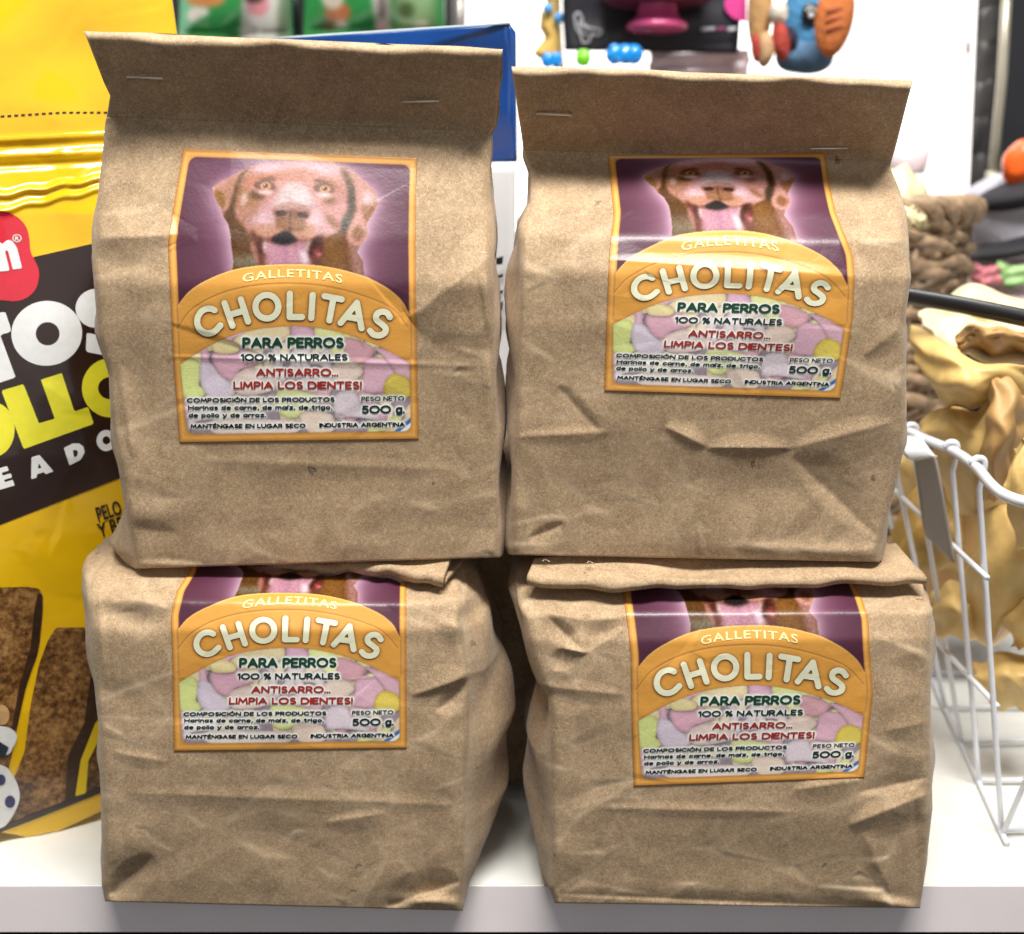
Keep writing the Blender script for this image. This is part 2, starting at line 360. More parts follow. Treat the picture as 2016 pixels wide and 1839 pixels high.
def text2d(body, bold=0.0, spacing=1.0):
    k = (body, bold, spacing)
    if k in _tcache: return _tcache[k]
    out = []
    for off in (bold,):
        cu = bpy.data.curves.new('t', 'FONT'); cu.body = body; cu.offset = off; cu.resolution_u = 3; cu.space_character = spacing
        o = bpy.data.objects.new('t', cu); COL.objects.link(o)
        dg = bpy.context.evaluated_depsgraph_get(); me = o.evaluated_get(dg).to_mesh()
        V = np.array([v.co[:2] for v in me.vertices]); F = [list(p.vertices) for p in me.polygons]
        o.evaluated_get(dg).to_mesh_clear(); bpy.data.objects.remove(o); bpy.data.curves.remove(cu)
    _tcache[k] = (V, F); return V, F
def fit_text(body, x0, x1, yb0, yb1, cap, bold=.02, spacing=1.0, bend=0.0, caph=None):
    """text fitted between x0 and x1, baseline yb0..yb1 (y grows downwards), cap height cap"""
    V, F = text2d(body, bold, spacing); H, _ = text2d('H', bold); hh = H[:, 1].max()
    t = (V[:, 0] - V[:, 0].min()) / (V[:, 0].max() - V[:, 0].min())
    x = x0 + t * (x1 - x0); y = yb0 + t * (yb1 - yb0) - V[:, 1] / hh * cap + bend * (2 * t - 1) ** 2
    return np.stack([x, y], 1), F
def tri_mask(cv, V, F):
    m = np.zeros((cv.h, cv.w))
    for f in F:
        p = V[f]; a, b = np.floor(p.min(0)).astype(int) - 1, np.ceil(p.max(0)).astype(int) + 1
        a = np.maximum(a, 0); b = np.minimum(b, (cv.w, cv.h))
        if b[0] <= a[0] or b[1] <= a[1]: continue
        X = cv.X[a[1]:b[1], a[0]:b[0]]; Y = cv.Y[a[1]:b[1], a[0]:b[0]]
        m[a[1]:b[1], a[0]:b[0]] = np.maximum(m[a[1]:b[1], a[0]:b[0]], inpoly(X, Y, p))
    return m

# ------------------------------------------------------------ label layout: rows (b, left u,v, right u,v) for the four bags
def rowmap(rows):
    rows = np.array(rows, float); bb = np.linspace(0, 1, 401); out = [bb]
    for k in range(1, 5):
        q = np.interp(bb, rows[:, 0], rows[:, k]); p = np.pad(q, 12, mode='reflect', reflect_type='odd')
        for _ in range(2): p = np.convolve(p, np.ones(9) / 9, 'same')
        out.append(p[12:-12])
    return out
def lab_fwd(rm, a, b):
    uL, vL, uR, vR = [np.interp(b, rm[0], rm[k]) for k in range(1, 5)]
    return uL + a * (uR - uL), vL + a * (vR - vL)
def lab_inv(rm, u, v):
    b = (v - rm[2][0]) / (rm[2][-1] - rm[2][0]); a = np.full(np.shape(u), .5)
    for _ in range(30):
        uL, vL, uR, vR = [np.interp(b, rm[0], rm[k]) for k in range(1, 5)]
        a = (u - uL) / (uR - uL); b = b - (vL + a * (vR - vL) - v) / 565.0
    return a, b
ROWS = dict(
 UL=[(0, 362, 294, 821, 312), (.12, 350, 362, 819, 378), (.31, 331, 474, 818, 482), (.72, 342, 705, 821, 704), (1, 354, 871, 824, 864)],
 UR=[(0, 1196, 305, 1624, 300), (.2, 1203, 372, 1633, 366), (.33, 1208, 419, 1645, 420), (.46, 1200, 497, 1678, 503), (.54, 1198, 540, 1682, 552), (.7, 1195, 618, 1678, 628), (1, 1190, 769, 1654, 784)],
 LL=[(0, 378, 1062, 796, 1078), (.29, 373, 1126, 800, 1140), (.395, 348, 1165, 800, 1178), (.48, 337, 1212, 800, 1213), (.638, 340, 1290, 800, 1290), (1, 343, 1478, 801, 1472)],
 LR=[(0, 1222, 1078, 1650, 1080), (.29, 1228, 1180, 1697, 1180), (.37, 1235, 1225, 1709, 1218), (.48, 1242, 1285, 1712, 1280), (.638, 1243, 1368, 1718, 1362), (1, 1248, 1547, 1701, 1530)])
RM = {k: rowmap(v) for k, v in ROWS.items()}
CW, CH = 700, 860
def fromA(X, Y): return lab_inv(RM['UL'], .6904 * (490 + np.asarray(X, float) / 2.8394), .6904 * (430 + np.asarray(Y, float) / 2.8394))
def fromB(X, Y): return lab_inv(RM['UL'], .6904 * (490 + np.asarray(X, float) / 2.8394), .6904 * (780 + np.asarray(Y, float) / 2.8394))
def from1(X, Y): return lab_inv(RM['UL'], .6904 * (450 + np.asarray(X, float) / 2.09), .6904 * (400 + np.asarray(Y, float) / 2.09))
def cvp(fn, pts):
    pts = np.asarray(pts, float); a, b = fn(pts[:, 0], pts[:, 1]); return np.stack([a * CW, b * CH], 1)

# title strokes in crop-B units
STROKES = [spline([(350, 296), (322, 284), (280, 286), (238, 312), (212, 362), (214, 418), (245, 462), (295, 482), (350, 466), (396, 420)], 5),
  np.array([(430, 238), (493, 422)]), np.array([(562, 208), (620, 388)]), np.array([(463, 335), (592, 298)]),
  np.stack([772 + 93 * np.cos(np.linspace(0, 2 * math.pi, 40)), 267 + 95 * np.sin(np.linspace(0, 2 * math.pi, 40))], 1),
  np.array([(957, 162), (955, 350), (1055, 350)]), np.array([(1142, 172), (1130, 358)]),
  np.array([(1238, 181), (1377, 208)]), np.array([(1310, 196), (1277, 378)]),
  np.array([(1368, 398), (1500, 236), (1537, 442)]), np.array([(1420, 350), (1522, 366)]),
  spline([(1766, 352), (1742, 318), (1698, 308), (1660, 330), (1658, 372), (1700, 408), (1732, 442), (1722, 482), (1678, 500), (1632, 490), (1606, 462)], 5)]
def title_sdf(X, Y):
    d = np.full(np.shape(X), 1e9)
    for s in STROKES:
        x0, y0 = s.min(0) - 60; x1, y1 = s.max(0) + 60
        m = (X > x0) & (X < x1) & (Y > y0) & (Y < y1)
        if m.any(): d[m] = np.minimum(d[m], seg_dist(X[m], Y[m], s))
    return d - 25
TEXTS = [  # body, x0,x1, base0, base1, cap, bold, ink, halo   (crop-B units)
 ('GALLETITAS', 575, 1382, 72, 76, 64, .010, 'gal', 0, -43, 1.1),
 ('PARA PERROS', 572, 1395, 602, 602, 88, .030, 'green', 1, 0, 1.0),
 ('100 % NATURALES', 560, 1425, 706, 706, 58, .030, 'teal', 1, 0, 1.0),
 ('ANTISARRO...', 685, 1350, 832, 832, 66, .030, 'red', 1, 0, 1.0),
 ('LIMPIA LOS DIENTES!', 500, 1540, 936, 936, 66, .030, 'red', 1, 0, 1.0),
 ('COMPOSICIÓN DE LOS PRODUCTOS', 125, 1320, 1044, 1036, 38, .036, 'teal', 1, 0, 1.05),
 ('Harinas de carne, de maíz, de trigo,', 135, 1302, 1103, 1100, 38, .036, 'teal', 1, 0, 1.05),
 ('de pollo y de arroz.', 138, 765, 1165, 1162, 38, .036, 'teal', 1, 0, 1.05),
 ('MANTÉNGASE EN LUGAR SECO', 155, 1085, 1252, 1247, 36, .036, 'black', 1, 0, 1.05),
 ('INDUSTRIA ARGENTINA', 1195, 1888, 1244, 1236, 36, .036, 'black', 1, 0, 1.05),
 ('PESO NETO', 1535, 1882, 1032, 1026, 38, .022, 'teal', 1, 0, 1.0),
 ('500 g.', 1538, 1887, 1134, 1130, 68, .030, 'teal', 1, 0, 1.0)]
TX = []
for body, x0, x1, b0, b1, cap, bold, inkn, halo, bend, spc in TEXTS:
    if body != 'GALLETITAS': V, F = stroke_text(body, x0, x1, b0, b1, cap, {.030: .118, .036: .135, .022: .105}[bold], .27)
    else:
        V, F = fit_text(body, x0, x1, b0, b1, cap, bold, spc)
        bm = bmesh.new(); vs_ = [bm.verts.new((p[0], p[1], 0)) for p in V]
        for f in F:
            try: bm.faces.new([vs_[i] for i in f])
            except ValueError: pass
        for ax, lo_, hi_ in ((0, 570, 1390), (1, 0, 90)):
            for w_ in np.arange(lo_, hi_, 9.0):
                bmesh.ops.bisect_plane(bm, geom=bm.verts[:] + bm.edges[:] + bm.faces[:], plane_co=(w_, w_, 0), plane_no=(1 - ax, ax, 0))
        bm.verts.index_update(); V = np.array([v.co[:2] for v in bm.verts]); F = [[v.index for v in f.verts] for f in bm.faces]; bm.free()
        t = (V[:, 0] - 978) / 400.0; V[:, 1] += -42 + 44 * t * t
    a, b = fromB(V[:, 0], V[:, 1]); TX.append((np.stack([a, b], 1), F, inkn, halo))

def paint_label():
    c = Canvas(CW, CH, (214, 150, 66)); X, Y = c.X / CW, c.Y / CH
    # orange ground: soft shading of the print towards its rim
    rim = np.minimum.reduce([X, 1 - X, Y * 1.2, (1 - Y) * 1.2]); k = np.exp(-(rim / .012) ** 2)
    c.comp(k, (176, 116, 52), .8); c.comp(np.exp(-((rim - .018) / .008) ** 2), (240, 190, 105), .5)
    A = lambda p, n=4: cvp(fromA, spline(p, n, True)); Bc = lambda p, n=4: cvp(fromB, spline(p, n, True))
    # purple window
    def rr(x0, y0, x1, y1, r):
        pts = []
        for cx, cy, a0 in ((x1 - r, y0 + r, -90), (x1 - r, y1 - r, 0), (x0 + r, y1 - r, 90), (x0 + r, y0 + r, 180)):
            for t in np.linspace(a0, a0 + 90, 8): pts.append((cx + r * math.cos(R(t)), cy + r * math.sin(R(t))))
        return np.array(pts)
    win = c.mask(rr(.033 * CW, .026 * CH, .972 * CW, .66 * CH, .032 * CW), .8)
    edge = boxblur(win, 4); c.comp(edge, (150, 90, 40), .55)
    c.comp(win, (76, 36, 54)); save = c.clip; c.clip = win
    sil = [(330, 300), (400, 250), (520, 190), (640, 130), (760, 98), (1000, 90), (1300, 97), (1400, 125), (1480, 175), (1560, 240), (1640, 330), (1682, 410), (1640, 500), (1580, 590), (1588, 690), (1530, 765), (1500, 820), (1550, 900), (1565, 1100), (480, 1100), (500, 900), (480, 700), (460, 600), (420, 540), (400, 470), (370, 430), (340, 350)]
    sp_ = cvp(fromA, sil); sm = c.mask(sp_, .8)
    c.comp(np.clip(boxblur(sm, 62) * 1.45, 0, 1), (170, 128, 152), .8); c.comp(np.clip(boxblur(sm, 18) * 1.35, 0, 1), (212, 184, 202), .7)
    c.comp(np.exp(-((Y - .06) / .05) ** 2) * (np.abs(X - .5) < .6), (96, 52, 78), .5)
    c.comp(sm, (172, 134, 122)); c.clip = win * sm
    d = lambda p, rgb, soft=4, op=1.0: c.poly(cvp(fromA, spline(p, 4, True)), rgb, soft, op)
    e = lambda x, y, rx, ry, rgb, soft=4, op=1.0, rot=0: c.ell(cvp(fromA, [(x, y)])[0], (rx * .242 * 1.49, ry * .242 * 1.5), rgb, soft, op, rot)
    # neck and chest
    d([(470, 600), (640, 620), (700, 1100), (480, 1100)], (112, 92, 58), 5); d([(1180, 700), (1420, 640), (1520, 760), (1560, 1100), (1150, 1100)], (128, 98, 64), 6)
    d([(1430, 700), (1540, 760), (1560, 1100), (1470, 1000)], (172, 138, 140), 6, .8); d([(1220, 760), (1380, 700), (1400, 1000), (1250, 980)], (150, 118, 72), 9, .7)
    d([(520, 660), (640, 680), (660, 860), (560, 900)], (136, 112, 74), 8, .7)
    d([(500, 840), (680, 830), (700, 930), (520, 940)], (140, 142, 132), 5, .7)
    # head mass
    d([(560, 330), (640, 180), (760, 110), (1000, 92), (1290, 100), (1370, 160), (1420, 300), (1430, 480), (1330, 640), (1180, 720), (720, 720), (600, 640), (520, 480)], (190, 146, 140), 4)
    d([(640, 160), (760, 105), (1000, 95), (1290, 105), (1370, 180), (1200, 190), (1000, 150), (800, 190)], (204, 170, 184), 7)
    d([(800, 180), (1000, 160), (1180, 180), (1120, 230), (1000, 250), (880, 240)], (186, 134, 112), 8, .9)
    d([(590, 230), (780, 195), (860, 250), (700, 250), (600, 300)], (186, 130, 98), 6, .8); d([(1130, 230), (1250, 220), (1340, 270), (1400, 360), (1280, 270)], (168, 116, 84), 6, .8)
    d([(520, 300), (600, 300), (650, 380), (700, 420), (620, 470), (530, 460)], (158, 124, 86), 7, .9); e(585, 395, 30, 60, (214, 190, 196), 5, .8)
    d([(640, 330), (700, 340), (760, 380), (700, 400), (640, 380)], (104, 84, 44), 5, .85); e(1330, 440, 60, 90, (186, 146, 148), 8, .8)
    d([(1230, 390), (1300, 380), (1340, 420), (1260, 450)], (140, 106, 74), 5, .7)
    # ears
    d([(330, 300), (400, 250), (520, 190), (650, 130), (640, 170), (560, 250), (500, 380), (470, 470), (420, 490), (380, 430), (345, 350)], (198, 158, 150), 2)
    d([(345, 330), (430, 330), (440, 420), (410, 480), (370, 420)], (150, 120, 72), 4, .9); d([(430, 300), (520, 215), (500, 330), (450, 440)], (176, 140, 120), 6, .8)
    d([(650, 135), (600, 180), (555, 260), (520, 380), (510, 520), (540, 640), (490, 700), (450, 600), (420, 540), (470, 440), (500, 330), (540, 220), (600, 155)], (112, 88, 58), 4)
    d([(450, 520), (520, 540), (620, 700), (660, 840), (520, 860), (480, 700)], (116, 92, 60), 6, .8)
    d([(1380, 140), (1460, 165), (1560, 245), (1640, 335), (1680, 410), (1640, 500), (1560, 570), (1500, 500), (1460, 380), (1440, 260)], (192, 152, 146), 2)
    d([(1545, 440), (1660, 400), (1640, 500), (1570, 590), (1545, 520)], (160, 124, 98), 4); d([(1560, 330), (1650, 390), (1600, 440), (1550, 430)], (214, 188, 196), 5, .8)
    d([(1375, 150), (1420, 170), (1470, 280), (1480, 400), (1490, 480), (1440, 600), (1400, 680), (1370, 640), (1420, 520), (1430, 380), (1410, 260)], (112, 88, 62), 5)
    d([(1450, 290), (1475, 330), (1470, 480), (1440, 470)], (70, 66, 60), 5, .8); d([(1380, 560), (1440, 500), (1430, 620), (1400, 680)], (74, 80, 76), 5, .8)
    d([(1500, 500), (1560, 560), (1590, 690), (1525, 770), (1430, 740), (1420, 660), (1470, 580)], (196, 156, 148), 3); d([(1500, 610), (1560, 650), (1560, 700), (1500, 730), (1460, 680)], (146, 112, 84), 4, .9)
    # muzzle
    d([(960, 260), (1060, 280), (1130, 340), (1190, 420), (1240, 520), (1330, 580), (1350, 650), (1240, 690), (1160, 720), (1100, 700), (720, 720), (650, 650), (600, 560), (700, 470), (800, 400), (880, 310)], (192, 158, 162), 4)
    d([(940, 270), (1060, 290), (1120, 360), (1140, 430), (1130, 470), (980, 420), (840, 460), (850, 390), (890, 320)], (194, 182, 186), 7); e(1040, 380, 60, 40, (208, 200, 206), 8, .8)
    d([(560, 470), (690, 430), (700, 500), (600, 600), (540, 570)], (170, 134, 118), 7, .8); d([(1240, 520), (1330, 570), (1350, 640), (1280, 600)], (150, 116, 90), 4, .9)
    e(760, 560, 80, 60, (206, 180, 190), 8, .8); e(1160, 570, 60, 70, (210, 184, 196), 8, .8); d([(640, 610), (820, 600), (860, 680), (740, 720), (660, 690)], (184, 146, 124), 5, .8)
    d([(1010, 640), (1100, 600), (1180, 640), (1120, 710), (1040, 730)], (188, 146, 122), 6, .8)
    # nose
    d([(830, 470), (900, 440), (1040, 440), (1110, 480), (1120, 530), (1080, 560), (1070, 640), (960, 660), (860, 640), (850, 560), (825, 520)], (146, 112, 100), 4)
    d([(840, 455), (960, 425), (1100, 465), (1080, 490), (960, 475), (860, 490)], (186, 156, 152), 4, .9); e(885, 508, 44, 22, (84, 58, 46), 2); e(1060, 525, 46, 22, (84, 58, 46), 2, 1, .15)
    d([(870, 560), (1060, 560), (1060, 650), (870, 640)], (158, 126, 92), 7, .8); d([(955, 500), (968, 500), (966, 650), (950, 650)], (104, 76, 60), 2, .7)
    # mouth
    d([(640, 640), (740, 720), (830, 690), (930, 655), (1010, 720), (1130, 720), (1230, 680), (1220, 800), (1200, 920), (1080, 960), (760, 960), (690, 880), (650, 760)], (126, 90, 78), 4)
    d([(830, 700), (930, 655), (1010, 715), (1000, 760), (900, 780), (810, 750)], (62, 60, 62), 3); d([(700, 700), (745, 730), (740, 830), (700, 800)], (96, 62, 58), 4, .8)
    d([(770, 745), (860, 760), (920, 770), (1000, 745), (1100, 740), (1110, 860), (1100, 960), (800, 960), (760, 860)], (188, 148, 166), 5); d([(915, 770), (930, 770), (935, 900), (915, 900)], (168, 128, 160), 4, .8)
    d([(745, 730), (775, 750), (765, 830), (735, 800)], (210, 200, 206), 3, .7); d([(1095, 745), (1140, 730), (1120, 800), (1095, 850)], (212, 202, 208), 3, .7)
    d([(1040, 800), (1105, 840), (1100, 930), (1050, 900)], (216, 210, 220), 5, .8)
    d([(1140, 720), (1200, 700), (1215, 790), (1180, 850), (1120, 860), (1105, 820)], (84, 56, 48), 4, .8); d([(1140, 810), (1200, 770), (1210, 850), (1150, 880)], (146, 82, 82), 3, .9); e(1190, 840, 22, 20, (196, 146, 154), 3, .8)
    d([(650, 720), (690, 800), (700, 900), (680, 900), (640, 790)], (178, 134, 130), 3, .8)
    # eyes
    for ex, ey in ((760, 286), (1240, 310)):
        d([(ex - 95, ey - 10), (ex - 40, ey - 45), (ex + 40, ey - 38), (ex + 85, ey + 15), (ex + 40, ey + 42), (ex - 50, ey + 34)], (118, 84, 62), 3, .85)
        e(ex - 5, ey + 48, 62, 18, (224, 204, 216), 4, .9); e(ex, ey + 2, 42, 30, (212, 176, 140), 1.5); e(ex, ey + 2, 30, 25, (186, 140, 92), 1); e(ex, ey, 17, 15, (70, 42, 30), 1); e(ex - 8, ey - 6, 6, 6, (250, 244, 240), .8)
    d([(700, 240), (800, 215), (850, 240), (780, 250)], (120, 78, 48), 3, .8); d([(1150, 250), (1200, 235), (1290, 270), (1200, 265)], (112, 72, 46), 3, .8)
    k3 = (sm * c.clip)[..., None]; c.img = c.img * (1 - k3) + np.clip(((c.img * .82 + c.img.mean(2, keepdims=True) * .18) - 150) * 1.24 + np.array([124, 116, 112]), 0, 255) * k3
    # fur streaks
    fr = np.random.RandomState(3).rand(CH // 2, CW // 4); fr = np.kron(fr, np.ones((2, 4))); fr = np.pad(fr, ((0, CH - fr.shape[0]), (0, CW - fr.shape[1])), mode='edge'); fr = boxblur(fr, 1) - .5
    c.img += fr[..., None] * 42 * c.clip[..., None]
    c.clip = save
    # arch
    arch = spline([(100, 1060), (112, 1010), (140, 958), (200, 892), (300, 832), (450, 775), (600, 750), (780, 742), (950, 748), (1100, 775), (1250, 820), (1370, 882), (1450, 950), (1490, 1015), (1510, 1060)], 5)
    ap = np.concatenate([cvp(from1, arch), [(CW * 1.0, .72 * CH), (0, .72 * CH)]]); ap[0, 0] = .031 * CW; ap[len(arch) - 1, 0] = .974 * CW
    am = c.mask(ap, .8) * ((X > .028) & (X < .976)); c.comp(np.clip(boxblur(am, 5) - am, 0, 1), (60, 24, 40), .5 * 1); 
    c.comp(am, (216, 154, 68)); c.comp(np.clip(am - np.roll(am, 3, 0), 0, 1), (246, 204, 120), .9)
    ln = cvp(from1, spline([(120, 1120), (180, 1030), (240, 980), (330, 930), (450, 888), (600, 861), (780, 852), (950, 861), (1120, 893), (1290, 948), (1400, 1005), (1490, 1110)], 4))
    dl = seg_dist(c.X, c.Y, ln); c.comp(np.exp(-(dl / 2.0) ** 2), (150, 92, 36), .85); dl2 = seg_dist(c.X, c.Y - 5, ln); c.comp(np.exp(-(dl2 / 3.0) ** 2), (236, 180, 92), .5)
    # white window with the biscuits
    inner = np.concatenate([cvp(fromB, [(70, 735)]), cvp(fromB, spline([(110, 708), (300, 590), (520, 492), (700, 450), (920, 428), (1100, 432), (1300, 462), (1500, 520), (1700, 600), (1925, 722)], 4)), rr(.036 * CW, .6 * CH, .969 * CW, .972 * CH, .03 * CW)[8:24]])
    im = c.mask(inner, .8); c.comp(boxblur(im, 4), (140, 86, 36), .7); c.comp(im, (150, 136, 146)); c.clip = im
    rs = np.random.RandomState(5)
    pale = [(222, 196, 160), (208, 160, 178), (212, 216, 130), (214, 198, 202), (226, 206, 176), (206, 152, 166), (220, 200, 150)]
    def bone(pts, rgb, conv=True):
        p = cvp(fromB, spline(pts, 5, True)); m = c.mask(p, .8)
        c.comp(boxblur(np.roll(m, (3, 2), (0, 1)), 3), (84, 70, 84), .7); c.comp(m, tuple(min(255, q * .86 + 40) for q in rgb)); c.comp(m * (1 - boxblur(m, 5)) * 1.6, tuple(q * .82 for q in rgb), .8)
    for i in range(46):
        x, y = rs.uniform(90, 1920), rs.uniform(440, 1290); L_, W_, an = rs.uniform(110, 160), rs.uniform(60, 85), rs.uniform(0, 3.14)
        base = np.array([(-1, -.5), (-1.25, -.9), (-.7, -1), (-.4, -.55), (.4, -.55), (.7, -1), (1.25, -.9), (1.1, 0), (1.25, .9), (.7, 1), (.4, .55), (-.4, .55), (-.7, 1), (-1.25, .9)]) * (L_, W_)
        q = np.stack([x + base[:, 0] * math.cos(an) - base[:, 1] * math.sin(an), y + base[:, 0] * math.sin(an) + base[:, 1] * math.cos(an)], 1)
        bone(q, pale[rs.randint(len(pale))])
    bone([(520, 520), (700, 440), (930, 420), (940, 520), (760, 600), (560, 600)], (222, 200, 150)); bone([(980, 420), (1110, 430), (1160, 500), (1100, 560), (980, 540)], (206, 156, 180))
    bone([(1160, 440), (1290, 450), (1400, 510), (1300, 560), (1190, 560)], (212, 216, 136)); bone([(1400, 520), (1560, 560), (1640, 620), (1560, 720), (1420, 680)], (196, 140, 150))
    bone([(70, 730), (190, 690), (250, 790), (220, 900), (290, 940), (230, 1000), (90, 980)], (206, 216, 122)); bone([(240, 720), (330, 740), (440, 850), (520, 950), (430, 1010), (290, 980), (230, 850)], (206, 190, 204))
    bone([(340, 640), (600, 620), (700, 720), (540, 790), (490, 860), (380, 800)], (206, 152, 170)); bone([(520, 810), (680, 770), (860, 820), (800, 950), (560, 980), (500, 900)], (216, 190, 180))
    bone([(1570, 700), (1720, 690), (1830, 790), (1740, 860), (1720, 960), (1560, 950), (1540, 860)], (208, 158, 176)); bone([(1640, 590), (1920, 720), (1930, 860), (1840, 840), (1740, 700)], (206, 156, 172))
    bone([(1730, 880), (1800, 810), (1920, 860), (1930, 990), (1780, 1000), (1720, 960)], (212, 186, 62)); bone([(1330, 980), (1480, 960), (1540, 1060), (1700, 1180), (1480, 1160), (1330, 1150)], (212, 196, 204))
    bone([(860, 950), (1080, 960), (1180, 1010), (1020, 1160), (880, 1130)], (206, 216, 128)); bone([(1040, 1130), (1280, 1130), (1310, 1270), (1120, 1290)], (222, 198, 178)); bone([(330, 1190), (680, 1180), (1020, 1200), (960, 1300), (380, 1300)], (226, 206, 196))
    bone([(320, 560), (420, 530), (540, 580), (520, 640), (360, 640)], (222, 204, 140)); bone([(1310, 740), (1480, 720), (1550, 800), (1440, 880), (1300, 860)], (222, 196, 180))
    c.img += (np.random.RandomState(9).rand(CH, CW, 1) - .5) * 26 * im[..., None]
    # little flag
    for k, (t0, t1, rgb) in enumerate(((0, 38, (48, 108, 176)), (38, 76, (236, 238, 242)), (76, 118, (48, 108, 176)))):
        c.poly(cvp(fromB, [(1770 + t0 * 1.3, 1300), (1770 + t1 * 1.3, 1300), (1990, 1118 + t1 * 1.1), (1990, 1118 + t0 * 1.1)]), rgb, .8)
    # white glow behind the lettering
    m = np.zeros((CH, CW))
    for V, F, inkn, halo in TX:
        if halo: m = np.maximum(m, tri_mask(c, V * (CW, CH), F))
    g = np.clip(boxblur(m, 3) * 6, 0, 1); g2 = np.clip(boxblur(m, 6) * 2.2, 0, 1)
    c.comp(g2, (226, 222, 216), .55); c.comp(g, (240, 239, 232), .96); c.clip = save
    # shadow printed under the title
    bx, by = np.meshgrid(np.linspace(150, 1830, 560), np.linspace(120, 540, 160)); 
    st = np.zeros((CH, CW)); ua, ub = fromB(bx, by); ii = np.clip((ua * CW).astype(int), 0, CW - 1); jj = np.clip((ub * CH).astype(int), 0, CH - 1)
    inside = title_sdf(bx, by) < 0; st[jj[inside], ii[inside]] = 1; st = np.clip(boxblur(st, 2) * 1.6, 0, 1)
    c.comp(np.clip(boxblur(np.roll(st, (3, -1), (0, 1)), 4) * 1.4, 0, 1), (116, 70, 28), .8)
    return np.clip(c.img, 0, 255)
LABEL_IMG = paint_label()
LETTER, LETTER_F = region(title_sdf, 150, 100, 1830, 540, 7.0)
_a, _b = fromB(LETTER[:, 0], LETTER[:, 1]); LETTER_AB = np.stack([_a, _b], 1)

# ------------------------------------------------------------ paper bag
def smooth_tab(x, xp, fp, w=0):
    return np.interp(x, xp, fp)
from mathutils.geometry import delaunay_2d_cdt
def facet_table(rs, x0, y0, x1, y1, n, amp, pts=None, step=2.0, stretch=1.0):
    """height table of a crumpled sheet: random points joined by flat facets"""
    W, H = x1 - x0, y1 - y0; P_ = np.stack([rs.uniform(x0, x1, n), rs.uniform(y0, y1, n)], 1)
    k = 9; b = [(x0 + W * i / k, y) for i in range(k + 1) for y in (y0, y1)] + [(x, y0 + H * i / k) for i in range(1, k) for x in (x0, x1)]
    P_ = np.concatenate([P_, b]); z = rs.uniform(-1, 1, len(P_)) * amp
    vo, _, fo, _, _, _ = delaunay_2d_cdt([Vector((float(p[0]), float(p[1]) * stretch)) for p in P_], [], [], 0, 1e-6)
    vo = np.array([(v.x, v.y / stretch) for v in vo]); d = ((vo[:, None] - P_[None]) ** 2).sum(-1); zz_ = z[d.argmin(1)]
    nx, ny = int(W / step) + 2, int(H / step) + 2; T = np.zeros((ny, nx)); X, Y = np.meshgrid(x0 + np.arange(nx) * step, y0 + np.arange(ny) * step)
    for f in fo:
        a, b_, c = vo[f[0]], vo[f[1]], vo[f[2]]; lo = np.minimum(np.minimum(a, b_), c); hi = np.maximum(np.maximum(a, b_), c)
        i0, j0 = max(int((lo[0] - x0) / step), 0), max(int((lo[1] - y0) / step), 0); i1, j1 = min(int((hi[0] - x0) / step) + 2, nx), min(int((hi[1] - y0) / step) + 2, ny)
        x, y = X[j0:j1, i0:i1], Y[j0:j1, i0:i1]; den = (b_[1] - c[1]) * (a[0] - c[0]) + (c[0] - b_[0]) * (a[1] - c[1])
        if abs(den) < 1e-9: continue
        l1 = ((b_[1] - c[1]) * (x - c[0]) + (c[0] - b_[0]) * (y - c[1])) / den; l2 = ((c[1] - a[1]) * (x - c[0]) + (a[0] - c[0]) * (y - c[1])) / den; l3 = 1 - l1 - l2
        m = (l1 > -1e-6) & (l2 > -1e-6) & (l3 > -1e-6); T[j0:j1, i0:i1][m] = (l1 * zz_[f[0]] + l2 * zz_[f[1]] + l3 * zz_[f[2]])[m]
    Lp = np.zeros_like(T); Lp[1:-1, 1:-1] = np.abs(T[1:-1, 2:] + T[1:-1, :-2] + T[2:, 1:-1] + T[:-2, 1:-1] - 4 * T[1:-1, 1:-1])
    return (x0, y0, step, T, boxblur(Lp, 1) / (amp * .06))
def tab_at(tb, u, v):
    x0, y0, st, T = tb[:4]; x = np.clip((u - x0) / st, 0, T.shape[1] - 1.001); y = np.clip((v - y0) / st, 0, T.shape[0] - 1.001)
    i = x.astype(int); j = y.astype(int); fx = x - i; fy = y - j
    return (T[j, i] * (1 - fx) + T[j, i + 1] * fx) * (1 - fy) + (T[j + 1, i] * (1 - fx) + T[j + 1, i + 1] * fx) * fy
